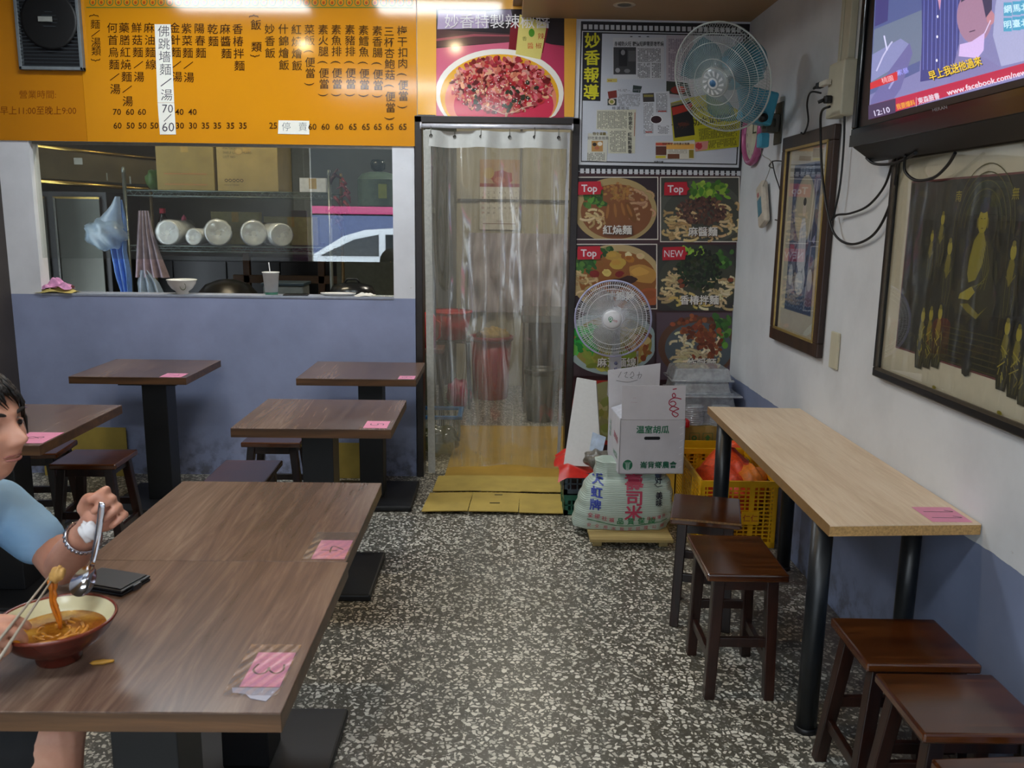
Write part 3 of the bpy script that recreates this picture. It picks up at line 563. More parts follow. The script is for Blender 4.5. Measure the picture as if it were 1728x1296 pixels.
# ---------------------------------------------------------------- on the sill
SZ = 1.089; SY = BY+.06
def blob_sheet(cx, cy, z0, rx, ry, hz, seed, n=22):       # crumpled soft cloth or tissue
    random.seed(seed); ph = [random.uniform(0, 6) for _ in range(8)]
    def fn(u, v):
        x = (u-.5)*2; y = (v-.5)*2; e = max(0, 1-(x*x+y*y)*.62)
        z = hz*e*(.55+.25*math.sin(5*x+ph[0]+2*math.sin(3*y+ph[1]))+.2*math.sin(9*y+ph[2]+3*x))
        return (cx+rx*x*(1+.08*math.sin(7*y+ph[3])), cy+ry*y*(1+.08*math.sin(6*x+ph[4])), z0+max(.001, z))
    m = MB().grid(fn, n, n); return m
t = thing('cloth_pile', 'crumpled pink and yellow cloths piled at the left end of the sill', 'cloth', (-2.60, SY-.02, SZ))
obj('yellow_cloth', blob_sheet(0, 0, .001, .115, .055, .035, 3), M('#b9a862', .8), t); obj('pink_cloth', blob_sheet(.005, 0, .02, .085, .045, .075, 5), M('#c98bb5', .8, var=.25, sc=40), t)
tag(obj('rice_bowl', MB().lathe([(0, 0), (.034, 0), (.036, .004), (.036, .016), (.060, .034), (.078, .062), (.083, .080), (.087, .084), (.083, .086), (.078, .078), (.072, .060), (.055, .036), (.03, .024), (0, .022)], 36), M('#d9d6d0', .2, var=.03), None, (-1.872, SY-.02, SZ)), 'white footed rice bowl standing on the sill', 'bowl')
ring = obj('rim_pattern', MB().tube([(.028*math.cos(a), .0, .02*math.sin(a)) for a in [k*PI/8 for k in range(16)]], .0025, 6, True), M('#4f5a3a', .4), bpy.data.objects['rice_bowl'], (.030, -.068, .050)); ring.scale = (.6, .3, 1)
t = thing('paper_cup', 'white paper cup with a straw standing on the sill', 'cup', (-1.352, SY-.01, SZ))
obj('cup', MB().lathe([(0, .004), (.034, .004), (.034, 0), (.0355, 0), (.047, .128), (.0505, .130), (.0505, .135), (.046, .134), (.034, .01), (0, .01)], 32), M('#dcdcda', .5, var=.03), t)
obj('base_band', MB().lathe([(.0362, .004), (.0375, .018)], 32), M('#3f7560', .5), t); obj('straw', MB().tube([(.0, .02, .02), (-.012, .01, .19)], .003, 8), M('#d8d8dc', .4), t)
t = thing('mobile_phone', 'black mobile phone lying on the sill beside the paper cup', 'phone', (-1.205, SY-.02, SZ), .1)
obj('body', MB().box(-.072, .072, -.036, .036, 0, .009, bev=.003), M('#121216', .3), t); obj('screen', MB().box(-.066, .066, -.032, .032, .009, .0098), M('#050507', .08), t)
obj('screen', MB().box(.045, .058, -.02, .0, .0098, .012, bev=.0005), M('#1b1b20', .1), t).name = 'camera_bump'
tag(obj('flat_dish', MB().lathe([(0, 0), (.075, 0), (.085, .004), (.104, .013), (.106, .016), (.102, .016), (.08, .007), (0, .005)], 36), M('#dad7d2', .25, var=.03), None, (-.962, SY+.0, SZ)), 'shallow white dish lying on the sill right of the phone', 'dish'); bpy.data.objects['flat_dish'].scale = (1, .5, 1)
tag(obj('folded_tissue', blob_sheet(0, 0, .0005, .058, .04, .024, 9), M('#d2cfc6', .9, var=.05), None, (-.80, SY-.01, SZ), .2), 'crumpled white tissue next to the flat dish on the sill', 'tissue')
m = MB()
for k in range(14): m.box(-.07+k*.01, -.062+k*.01, -.01, .01, 0, .006+.002*(k % 2), bev=.001)
tag(obj('cable_comb', m, M('#b9b7a8', .6), None, (-.70, SY-.03, SZ)), 'pale ribbed plastic strip at the right end of the sill', 'strip')
# ================================================================ KITCHEN behind the hatch
RY = 6.0
t = thing('wire_rack', 'tall chromed wire rack standing in the kitchen behind the glass', 'rack', (-1.86, RY+.22, 0))
RACK = M('#6f7470', .35, .8)
for x in (-.69, .69):
    for y in (-.22, .22): obj('post', MB().tube([(x, y, 0), (x, y, 1.83)], .0125, 12).lathe([(0, .03), (.010, .026), (.014, .0), (.0125, -.01)], 12, (x, y, 1.83)), RACK if y < 0 else M('#6b5a3e', .4, .6), t)
def wshelf(z):
    m = MB()
    for y in (-.22, .22):
        m.tube([(-.69, y, z), (.69, y, z)], .0035, 6).tube([(-.69, y, z-.035), (.69, y, z-.035)], .003, 6)
        m.tube([(-.69+k*1.38/46, y, z if k % 2 else z-.035) for k in range(47)], .002, 5)
    for x in (-.69, .69): m.tube([(x, -.22, z), (x, .22, z)], .0035, 6).tube([(x, -.22, z-.035), (x, .22, z-.035)], .003, 6)
    for k in range(1, 46): m.tube([(-.69+k*.03, -.22, z+.002), (-.69+k*.03, .22, z+.002)], .0018, 4)
    return m
for z in (1.705, 1.335, .85, .35): obj('wire_shelf', wshelf(z), M('#7d8a86', .4, .5) if z > 1 else RACK, t)
def carton(name, label, x0, x1, y0, y1, z0, z1, mat, marks=None, rz=0, group=None):
    cx, cy = (x0+x1)/2, (y0+y1)/2; w, d, h = (x1-x0)/2, (y1-y0)/2, z1-z0
    t = thing(name, label, 'box', (cx, cy, z0), rz, group)
    obj('carton_body', MB().box(-w, w, -d, d, 0, h, bev=.003), mat, t)
    m = MB().box(-w-.0005, w+.0005, -.001, d, h, h+.003).box(-w-.0005, w+.0005, -d, -.003, h, h+.003); obj('flap', m, mat, t)
    obj('tape', MB().box(-.025, .025, -d-.001, -d, h-.07, h).box(-.025, .025, -d, d, h+.003, h+.0035), M('#a58a52', .25), t)
    if marks:
        pr = Print(lambda a, b, L: (a, -d-.0012-L*.00002, b), ysign=1); marks(pr, w, h); pr.build('printed_marks', t)
    return t
def mk1(pr, w, h):
    for k, s_ in enumerate(('MATERIAL', 'SHELF LIFE: 2 YEARS', 'LOT NO :')): pr.text(s_, -w+.045, h-.04-k*.028, .022, '#4c432c', align='L')
    for k in range(5): pr.ell(-w+.06+k*.026, .07, .011, .011, '#3c3524', 14)
    for k in range(5): pr.ell(-w+.06+k*.026, .07, .006, .006, '#a58b52', 10)
    pr.text('MADE IN TAIWAN', -w+.045, .04, .012, '#4c432c', align='L'); pr.ell(-w+.15, h-.06, .03, .025, '#8d7443', 20); pr.ell(-w+.15, h-.06, .022, .018, '#a58b52', 20)
def mk0(pr, w, h):
    for z in (.035, .105): pr.rect(-w+.05, z, w-.05, z+.008, '#9a6a3c')
carton('cardboard_box', 'plain cardboard box on the top shelf of the wire rack, left one', -2.332, -1.945, RY+.01, RY+.40, 1.709, 2.03, M('#83713e', .7, sc=8), mk0)
carton('cardboard_box', 'printed cardboard box on the top shelf of the wire rack, right one', -1.925, -1.515, RY+.01, RY+.40, 1.709, 2.03, M('#93804f', .7, sc=8), mk1)
carton('white_box', 'small white box at the right end of the top rack shelf', -1.375, -1.195, RY+.02, RY+.2, 1.709, 1.80, M('#c9cbd0', .5))
tag(obj('green_bag', MB().ball((0, 0, .07), (.06, .08, .075), 14, 10, lambda d: 1+.1*math.sin(7*d.x+5*d.z)), M('#4c6a34', .5), None, (-2.42, RY+.2, 1.709)), 'green plastic bag on the rack shelf beside the left cardboard box', 'bag')
# cartons on the second shelf (behind), tubs of bowls in front
for k, (x0, x1, h) in enumerate(((-2.1, -1.75, .23), (-1.72, -1.33, .20))): carton('cardboard_box', ('dim cardboard box behind the wrapped bowls, left one', 'dim cardboard box behind the wrapped bowls, right one')[k], x0, x1, RY+.365, RY+.43, 1.339+.0, 1.339+h, M('#8a8358', .7))
WRAP = clear('plastic_wrap', (.95, .96, .97), .10, .12, (3, 12, 3), '#e8e8ea', .12); BOWLP = M('#e2e2de', .55, var=.04)
for k, (u, v, r_) in enumerate(((285, 392, .083), (328, 395, .056), (370, 395, .088), (430, 395, .086), (477, 398, .077))):
    p = onY(u, v, RY-.02)
    t = thing('wrapped_bowl_stack', ('leftmost roll of paper bowls wrapped in film on the wire rack', 'small roll of paper bowls, second from the left on the wire rack', 'roll of paper bowls wrapped in film in the middle of the wire rack', 'roll of paper bowls wrapped in film, fourth from the left on the wire rack', 'rightmost roll of paper bowls wrapped in film on the wire rack')[k], 'bowl stack', (p.x, RY-.04, 1.339+r_+.004), (.0, .05, -.35, -.3, -.55)[k]*-1, 'rolls of paper bowls on the wire rack')
    rot = Matrix.Rotation(-PI/2, 4, 'X'); prof = [(0, 0), (r_*.86, 0), (r_*.93, -.004), (r_*.97, .001)]
    for j in range(9): prof += [(r_, .004+j*.036), (r_*.985, .014+j*.036), (r_*.99, .030+j*.036)]
    prof += [(r_*.9, .34), (0, .342)]
    obj('bowls', MB().lathe(prof, 28, mtx=rot), BOWLP, t)
    random.seed(k+30); q = [random.uniform(-.05, .07) for _ in range(28)]
    rings = [[rot @ Vector((rr*(1+q[(i*3+j) % 28]*.8)*math.cos(2*PI*i/28), rr*(1+q[(i*5+j) % 28]*.8)*math.sin(2*PI*i/28), z)) for i in range(28)] for j, (rr, z) in enumerate(((r_*.2, -.012), (r_*.8, -.010), (r_*1.03, -.004), (r_*1.04, .1), (r_*1.03, .2), (r_*1.05, .34), (r_*.7, .38), (r_*.25, .40)))]
    obj('film_wrap', MB().ring(rings, caps=False), WRAP, t)
# bag, aprons hanging at the left post
PBAG = clear('carrier_bag_film', (.8, .86, .92), .06, .3, (6, 6, 6), '#b9c9d6', .58)
def hang(pts_w, top, length, y, folds=4, amp=.012, th=0):
    # pts_w: widths down the length; returns a folded hanging sheet
    def fn(u, v):
        k = v*(len(pts_w)-1); i = min(int(k), len(pts_w)-2); f = k-i; w0 = pts_w[i][0]*(1-f)+pts_w[i+1][0]*f; w1 = pts_w[i][1]*(1-f)+pts_w[i+1][1]*f
        return (top[0]+w0+(w1-w0)*u, y+amp*math.sin(folds*2*PI*u+v*2)*(.4+v), top[1]-length*v)
    return MB().grid(fn, 24, 18)
t = thing('carrier_bag', 'thin white plastic carrier bag hanging from the left post of the wire rack', 'bag', (-2.60, 5.93, 1.60))
def bg_(d): return 1+.10*math.sin(9*d.x+4*d.z)+.07*math.sin(13*d.y+7*d.z+1)
obj('bag_body', MB().ball((-.07, 0, -.19), (.135, .09, .10), 26, 18, bg_), PBAG, t)
obj('bag_neck', MB().ring([[(cx+w*math.cos(a)*(1+.12*math.sin(5*a)), .03*math.sin(a), z) for a in [2*PI*i/20 for i in range(20)]] for cx, w, z in ((.03, .012, .06), (.01, .03, -.0), (-.03, .07, -.08), (-.06, .11, -.15))], caps=False), PBAG, t)
tag(obj('blue_apron', hang([(-.02, .03), (-.10, .05), (-.08, .03), (-.06, .05), (-.0, .04)], (-2.58, 1.64), .68, RY-.05, 3, .02), M('#5f83c0', .8, var=.15), None), 'blue cloth apron hanging at the left post of the wire rack', 'apron')
tag(obj('pink_apron', hang([(-.02, .05), (-.04, .07), (-.06, .11), (-.08, .16)], (-2.44, 1.57), .45, RY-.02, 4, .015), M('#8f7f86', .8, var=.25, sc=20), None), 'greyish pink apron hanging beside the blue apron in the kitchen', 'apron')
tag(obj('clear_bag', hang([(-.02, .03), (-.05, .10), (-.05, .13), (-.02, .02)], (-2.45, 1.17), .25, RY-.03, 3, .02), PBAG, None), 'clear plastic bag hanging low beneath the pink apron', 'bag')
t = thing('sauce_bottle', 'dark sauce bottle with a red cap behind the hatch glass', 'bottle', (-2.40, RY+.25, 1.339))
obj('bottle_body', MB().lathe([(0, 0), (.045, 0), (.047, .01), (.047, .14), (.03, .18), (.018, .2), (.018, .22), (0, .22)], 20), M('#1b0f12', .15), t); obj('cap', MB().lathe([(0, .25), (.02, .25), (.021, .22), (.02, .215)], 16), M('#b0233a', .4), t); obj('paper_label', MB().lathe([(.0476, .07), (.0476, .12)], 20), M('#a9884a', .5), t)
t = thing('sauce_bottle', 'pink capped squeeze bottle beside the dark sauce bottle', 'bottle', (-2.27, RY+.3, 1.339))
obj('bottle_body', MB().lathe([(0, 0), (.03, 0), (.031, .01), (.031, .14), (.02, .17), (0, .17)], 20), M('#a84664', .4), t); obj('cap', MB().lathe([(.018, .17), (.014, .19), (.006, .2), (0, .21)], 16), M('#c0506c', .4), t)
# upright fridge and hood on the left
FR = M('#4d4e48', .28, .85, var=.15, sc=3)
t = thing('steel_fridge', 'tall stainless steel double fridge at the far left of the kitchen', 'fridge', (-3.245, 6.35, 0))
obj('cabinet_body', MB().box(-.40, .40, .03, .62, 0, 1.70, bev=.005), M('#1c1c1c', .5), t)
for x0, x1, l in ((-.40, -.03, 0), (.03, .36, 1)):
    d = obj('door', MB().box(x0, x1, 0, .03, .05, 1.66, bev=.004), FR, t); obj('handle', MB().box(x0+.005, x0+.02, -.015, .0, .35, 1.655, bev=.003), M('#b9bbb8', .2, 1), d)
    obj('door_trim', MB().box(x0, x1, -.004, 0, 1.648, 1.662), M('#b99c58', .25, 1), d)
obj('notice_sticker', MB().box(-.37, -.10, -.003, -.001, 1.29, 1.45), M('#5d6660', .5), t)
t = thing('range_hood', 'long dull steel range hood with shiny edges above the fridge', 'hood', (-3.1, 6.5, 1.74))
HM = M('#564b34', .35, .7, var=.25, sc=3)
obj('hood_canopy', MB().prism([(-.55, -.35, .30), (.62, .25, .22), (.62, .25, .02), (-.55, -.35, .06)], (0, .5, .1)), HM, t)
for z0, z1, r_ in ((.30, .205, .014), (.05, -.02, .017)): obj('edge_rail', MB().tube([(-.56, -.36, z0), (.62, .24, z1)], r_, 10), M('#c9a455', .22, 1), t)
for x, z in ((.15, .10), (.29, .08)): obj('notice_sticker', MB().box(x, x+.055, -.03+x*.5-.012, -.028+x*.5-.012, z-.055, z), M('#6d6a5a', .5), t)
tag(obj('notice_card', MB().box(-3.02, -2.96, 6.30, 6.302, 1.885, 1.93), M('#79766a', .5)), 'small grey card stuck on the range hood', 'card')
# things right of the rack
t = thing('gas_cooker_pot', 'grey green steamer pot standing high at the right of the hatch', 'pot', (-.90, 6.45, 1.62))
obj('pot_body', MB().lathe([(0, 0), (.145, 0), (.15, .01), (.15, .19), (.155, .195), (.145, .2), (0, .2)], 30), M('#6f8478', .4, .2), t)
obj('lid', MB().lathe([(.15, .2), (.12, .235), (.06, .25), (0, .252)], 30), M('#5f7468', .4), t); obj('knob', MB().lathe([(.02, .25), (.05, .27), (.055, .31), (.045, .335), (0, .34)], 20), M('#26302c', .2), t)
obj('sticker', MB().box(.02, .08, -.153, -.148, .06, .16), M('#7d8a3c', .5), t)
t = thing('wall_shelf', 'steel wall shelf carrying the grey green pot', 'shelf', (-.9, 6.45, 1.58)); obj('board', MB().box(-.35, .4, -.2, .2, 0, .035, bev=.003), M('#3b4642', .5), t); obj('bracket', MB().prism([(.3, .16, 0), (.3, -.12, 0), (.3, .16, -.2)], (.03, 0, 0)), BLK, t); obj('bracket', MB().prism([(-.3, .16, 0), (-.3, -.12, 0), (-.3, .16, -.2)], (.03, 0, 0)), BLK, t); obj('back_post', MB().box(-.35, .4, .17, .2, -1.58, 0), M('#55584c', .6), t)
t = thing('dried_chillies', 'string of dark red dried chillies hanging at the right rack post', 'chillies', (-1.08, 6.0, 1.86))
random.seed(4)
for k in range(12):
    a = random.uniform(-.05, .05)-k*.004; z = -k*.03; obj('chilli', MB().tube([(a, 0, z), (a+.03*random.choice((-1, 1)), -.01, z-.03), (a+.04*random.choice((-1, 1)), 0, z-.07)], [.012, .013, .003], 7), M(random.choice(('#6a1a20', '#42201e', '#7c2a2c')), .4), t)
# dim lower part of the kitchen
t = thing('stock_tub', 'clear plastic tub with a dark lid behind the paper cup', 'tub', (-1.42, 5.75, .93)); obj('tub_body', MB().box(-.13, .13, -.1, .1, 0, .17, bev=.01), M('#6f726e', .3), t); obj('lid', MB().box(-.14, .14, -.11, .11, .17, .19, bev=.004), M('#27333a', .4), t)
t = thing('prep_counter', 'dark steel prep counter under the wire rack level', 'counter', (-1.7, 5.68, 0)); obj('worktop', MB().box(-.9, 1.0, -.25, .25, .89, .93, bev=.003), M('#2c2b28', .3, .8), t); obj('cabinet_body', MB().box(-.88, .98, -.22, .24, 0, .89), M('#211f1c', .5), t)
t = thing('rice_cooker', 'black rice cooker on the prep counter behind the dish', 'cooker', (-.98, 5.72, .93)); obj('pot_body', MB().lathe([(0, 0), (.13, 0), (.15, .03), (.15, .13), (.13, .17), (.06, .19), (0, .195)], 24), M('#18191b', .25), t); obj('handle', MB().tube([(-.05, 0, .19), (-.03, 0, .215), (.03, 0, .215), (.05, 0, .19)], .008, 8), BLK, t)
t = thing('wok', 'black wok on a brown wooden frame behind the rice bowl', 'wok', (-1.80, 5.72, .93)); obj('pan', MB().lathe([(0, 0), (.08, .01), (.15, .05), (.19, .11), (.185, .11), (.14, .055), (.07, .02), (0, .01)], 26), M('#141312', .35, .5), t); obj('lid', MB().lathe([(.19, .112), (.14, .17), (.06, .2), (0, .205)], 26), M('#1c1a18', .3, .6), t)
t = thing('wooden_bench', 'brown wooden bench frame in the dim kitchen behind the wok', 'bench', (-1.75, 6.65, .0))
for x in (-.22, .35): obj('upright', MB().box(x, x+.05, 0, .05, 0, 1.35, bev=.003), M('#4a2f14', .5), t)
for z in (1.30, 1.07): obj('rail', MB().box(-.3, .5, .0, .04, z-.03, z+.03, bev=.003), M('#4f3417', .5), t)
# partition and the doorway side
struct('wall_kitchen_partition', MB().box(-.66, -.62, 6.6, 8.0, 0, 2.0), M('#504d46', .6))
t = thing('wall_calendar', 'tear-off wall calendar with a red picture top on the kitchen wall behind the curtain', 'calendar', (-.02, 7.995, 1.45))
obj('calendar_card', MB().box(-.18, .18, -.012, 0, 0, .62), M('#dcd8cc', .6), t)
pr = Print(lambda a, b, L: (a, -.0125-L*.00002, b), ysign=1); pr.rect(-.18, .38, .18, .62, '#bf9a72'); pr.rect(-.18, .38, .18, .41, '#9a4438'); pr.ell(.02, .46, .1, .07, '#a83e34', 20, wob=.15); pr.ell(.0, .44, .05, .03, '#c46a50', 14); pr.ell(-.1, .5, .05, .05, '#c8a860', 14)
for j in range(5):
    for i in range(7): pr.text(str(j*7+i+1) if j*7+i < 31 else ' ', -.15+i*.05, .33-j*.045, .026, '#54484a' if i else '#a04438')
pr.rect(-.15, .05, .15, .056, '#8d6a60'); pr.text('2020', 0, .075, .03, '#8d6a60'); pr.build('calendar_print', t)
tag(obj('wall_rail', MB().box(-.4, .7, 7.97, 7.998, 1.70, 1.722, bev=.003).box(.16, .18, 7.97, 7.998, 1.45, 2.4), M('#4d4c46', .5)), 'thin dark cable rail across the kitchen wall beside the calendar', 'rail')
COV = M('#bdb4bb', .45, var=.1, sc=5)
def cov(u, v): return (-.30+u*1.0, 7.95+.018*math.sin(u*31+2.5*math.sin(v*4))+.010*math.sin(u*67+v*5)+.008*math.sin(v*17+u*6), 1.42-v*.72)
tag(obj('plastic_cover_sheet', MB().grid(cov, 60, 40), COV), 'wrinkled grey plastic cover sheet hanging under the calendar behind the curtain', 'cover sheet')
t = thing('steel_sink', 'stainless steel sink bench behind the right half of the plastic curtain', 'sink', (.62, 7.1, 0)); obj('worktop', MB().box(-.45, .7, -.3, .45, .74, .80, bev=.004), STEEL, t); obj('cabinet_body', MB().box(-.42, .68, -.1, .44, .15, .74), M('#35352f', .5), t)
for x in (-.41, .66):
    for y in (-.26, .4): obj('leg', MB().box(x-.015, x+.015, y-.015, y+.015, 0, .74), STEEL, t)
def bin_(name, label, x, y, r_, h, mat, rim):
    t = thing(name, label, 'bin', (x, y, 0)); obj('bin_body', MB().lathe([(0, 0), (r_*.8, 0), (r_*.82, .01), (r_*.97, h), (r_*.94, h), (r_*.8, .02), (0, .02)], 32), mat, t); obj('rim', MB().lathe([(r_*.96, h-.03), (r_*1.05, h-.028), (r_*1.06, h+.006), (r_*.96, h+.01), (r_*.93, h-.01)], 32), rim, t); return t
bin_('red_bin', 'tall round red plastic bin behind the curtain in the kitchen', -.08, 7.45, .185, .54, M('#a3161c', .35), M('#8c1218', .35))
random.seed(5)
tag(obj('food_scraps', MB().ball((0, 0, 0), (.13, .13, .07), 20, 12, lambda d: 1+.18*math.sin(11*d.x+7*d.y)), M('#b59a5a', .8, var=.3), None, (-.06, 7.45, .55)), 'heap of pale yellow peelings in the top of the red bin', 'peelings')
bin_('dark_bin', 'dark green round bin at the right behind the curtain', .32, 6.60, .13, .40, M('#27302a', .4), M('#1c221e', .4))
t = thing('kitchen_stand', 'black metal stand holding a red tub, left behind the curtain', 'stand', (-.42, 7.1, 0))
for x in (-.17, .15):
    for y in (-.15, .15): obj('leg', MB().tube([(x*1.15, y, 0), (x, y, .56)], .012, 8), BLK, t)
obj('stand_top', MB().box(-.19, .18, -.17, .17, .55, .57, bev=.003), M('#2b2b2a', .5), t)
t = thing('red_tub', 'bright red plastic tub on the black stand behind the curtain', 'tub', (-.42, 7.1, .571)); obj('tub_body', MB().lathe([(0, 0), (.14, 0), (.18, .22), (.175, .22), (.135, .01), (0, .01)], 30), M('#c01c20', .35), t); obj('rim', MB().lathe([(.178, .21), (.19, .212), (.19, .228), (.176, .23)], 30), M('#c8262a', .35), t)
tag(obj('pink_bag', MB().ball((0, 0, .12), (.10, .08, .12), 20, 14, bg_), M('#b0335c', .4, var=.2), None, (-.34, 7.0, .0)), 'bright pink plastic bag under the black stand', 'bag')
t = thing('blue_basket', 'low blue plastic basket on the kitchen floor behind the curtain', 'basket', (-.46, 5.92, .0))
m = MB()
for k in range(22):
    a0 = k/22; m.box(-.18+a0*.36, -.175+a0*.36, -.141, -.137, .01, .2).box(-.18+a0*.36, -.175+a0*.36, .137, .141, .01, .2)
for k in range(16): y = -.14+k*.28/15; m.box(.176, .18, y, y+.005, .01, .2).box(-.18, -.176, y, y+.005, .01, .2)
m.box(-.18, .18, -.14, .14, 0, .01); obj('basket_walls', m, M('#8f9a94', .5), t)
m = MB().box(-.20, .20, -.165, -.135, .19, .215, bev=.006).box(-.20, .20, .135, .165, .19, .215, bev=.006).box(-.205, -.17, -.165, .165, .19, .215, bev=.006).box(.17, .205, -.165, .165, .19, .215, bev=.006); obj('rim', m, M('#24659c', .4), t)
tag(obj('vegetable_bag', MB().ball((0, 0, .10), (.13, .11, .10), 24, 16, bg_), clear('greens_bag', (.7, .75, .5), .1, .1, (8, 8, 8), '#62682c', .6), None, (-.40, 5.55, .0)), 'bag of green vegetables on the floor inside the doorway', 'bag')
t = thing('floor_cardboard', 'flattened brown cardboard sheet on the kitchen floor behind the curtain', 'cardboard'); obj('sheet', MB().prism([(-.33, 5.0, .003), (.43, 5.0, .003), (.50, 6.35, .003), (-.30, 6.35, .003)], (0, 0, .006)), M('#a8862f', .7, sc=6), t)
# flattened carton mat at the doorway, creased
t = thing('cardboard_mat', 'flattened cardboard box lying as a mat under the plastic curtain', 'mat')
KM = M('#b39a4c', .75, var=.12, sc=7)
def mat_z(x, y): return .004+.012*max(0, math.sin((x+.4)*5))*.5+.010*abs(math.sin((y-4.66)*9))*.6
def fl(x0, x1, y0, y1, sk, dz=0, yl=0):
    def fn(u, v):
        y = y0+(y1-y0)*v; x = x0+(x1-x0)*u+sk*(y-4.37); return (x, y+yl*u, .0075+dz+mat_z(x, y))
    m = MB().grid(fn, 16, 10); n = len(m.v); vs = list(m.v); m.add([p-Vector((0, 0, .004)) for p in vs], [[i for i in f] for f in m.f]); return m
obj('panel', fl(-.41, -.165, 4.38, 4.70, .06), KM, t); obj('panel', fl(-.16, .105, 4.375, 4.70, .05), KM, t); obj('panel', fl(.11, .345, 4.37, 4.70, .03, 0, -.0), KM, t)
obj('panel', fl(-.39, -.12, 4.715, 5.02, .04, .004), KM, t); obj('panel', fl(-.115, .115, 4.71, 5.02, .03, .004), KM, t); obj('panel', fl(.12, .37, 4.72, 5.02, .0, .004), KM, t)
m = MB()
for x, y, w in ((-.02, 4.50, .028), (.0, 4.66, .022), (-.02, 4.86, .028)): m.box(x-w, x+w, y-.006, y+.006, mat_z(x, y)+.0085, mat_z(x, y)+.0092)
o = obj('hand_hole', m, M('#241c0c', .8), t)
# ================================================================ PLASTIC CURTAIN
CY = BY-.035
t = thing('door_curtain', 'clear plastic strip curtain with white taped edges hanging in the doorway', 'curtain', (0, CY, 0))
def wav(x, z): 
    k = (2.03-z)/2.0
    return .020*math.sin(x*19+.6*math.sin(z*1.3))*(1-.45*k)+.010*math.sin(x*43+1.0+z*.8)*(1-.7*k)+.012*math.sin(x*7+z*1.7)+.004*math.sin(z*9+x*20)
def cx(u, v): return -.432+u*.812+.02*v*(1-u)
CURT = clear('curtain_plastic', (.88, .88, .84), .09, .05, (14, 14, 1.1), '#c4c2ba', .17)
obj('clear_sheet', MB().grid(lambda u, v: (cx(u, v), wav(cx(u, v), 2.03-v*1.97), 1.955-v*1.90+(.03*abs(math.sin(3*u)) if v > .99 else 0)), 150, 60), CURT, t)
TAPE = M('#c3c3be', .5, var=.05, sc=30)
obj('top_band', MB().grid(lambda u, v: (cx(u, 0), wav(cx(u, 0), 2.03)-.003, 2.035-.09*v-.006*abs(math.sin(u*9))), 150, 4), TAPE, t)
obj('side_tape', MB().grid(lambda u, v: (cx(0, v)-.012+u*.042, wav(cx(0, v)+u*.042, 2.0-v*1.97)-.005, 2.03-v*1.99), 4, 60), M('#a9a9a2', .55, bmp=.3, sc=60), t)
obj('side_tape', MB().grid(lambda u, v: (.363+u*.018-.012*v, wav(.37, 2.0-v*1.97)-.005+.01*math.sin(v*20), 2.03-v*1.95), 3, 60), M('#a9a9ac', .5), t)
for k, x in enumerate((-.40, -.27, -.12, .04, .18, .315)):
    z = 2.000; y = wav(x, 2.0)-.006
    obj('eyelet', MB().lathe([(.003, 0), (.0085, -.002), (.0095, .002)], 16, mtx=Matrix.Translation((x, y, z)) @ Matrix.Rotation(PI/2, 4, 'X')), M('#4d4c48', .3, .9), t)
    obj('hook', MB().tube([(x, y+.002, z), (x, y-.006, z+.02), (x, y+.0, z+.045), (x, .0, z+.062)], .0018, 6), M('#77766f', .3, .9), t)
tag(obj('curtain_rod', MB().tube([(-.46, CY-.004, 2.055), (.40, CY-.004, 2.058)], .013, 16).tube([(-.462, CY-.004, 2.055), (-.452, CY-.004, 2.055)], .02, 16).tube([(.39, CY-.004, 2.058), (.398, CY-.004, 2.058)], .02, 16), M('#d6d6de', .25, .3)), 'white enamelled curtain rod across the top of the doorway', 'rod')
t = thing('red_thermos', 'red plastic flask standing just inside the left of the doorway', 'flask', (-.53, 6.25, .62)); obj('flask_body', MB().lathe([(0, 0), (.06, 0), (.06, .22), (.04, .25), (0, .26)], 20), M('#c0181c', .3), t); obj('handle', MB().tube([(.06, 0, .05), (.09, 0, .08), (.09, 0, .18), (.06, 0, .2)], .008, 8), M('#c0181c', .3), t)
t = thing('side_table', 'small dark table just inside the doorway carrying the red flask', 'table', (-.53, 6.25, 0)); obj('tabletop', MB().box(-.12, .12, -.12, .12, .59, .619, bev=.003), M('#5a3a30', .5), t)
for x in (-.1, .1):
    for y in (-.1, .1): obj('leg', MB().box(x-.012, x+.012, y-.012, y+.012, 0, .59), BLK, t)

t = thing('darkening_cabinet', 'made-up black cabinet darkening the kitchen below the wire rack shelf', 'cabinet', (-2.0, 7.3, 0)); obj('cabinet_body', MB().box(-1.3, 1.3, -.25, .25, 0, 1.22, bev=.004), M('#131313', .5), t)  # invented dark block, keeps the area under the hatch glass black
for x in (-.86, -.43, 0, .43, .86): obj('door', MB().box(x-.21, x+.21, -.262, -.25, .06, 1.18, bev=.003), M('#191816', .4), t)

t = thing('kitchen_shelf', 'dark steel shelf with stacked trays at the right behind the curtain', 'shelf', (.92, 7.75, 0))
for x in (-.30, .30):
    for y in (-.15, .15): obj('post', MB().tube([(x, y, 0), (x, y, 2.1)], .012, 8), M('#4a4a46', .4, .6), t)
for z in (1.25, 1.55, 1.80, 2.02): obj('shelf_board', MB().box(-.32, .32, -.17, .17, z, z+.02, bev=.002), M('#3c3c38', .4, .5), t); obj('tray', MB().box(-.26, .26, -.14, .14, z+.021, z+.09, bev=.006), M('#77766c', .4, .4), t)
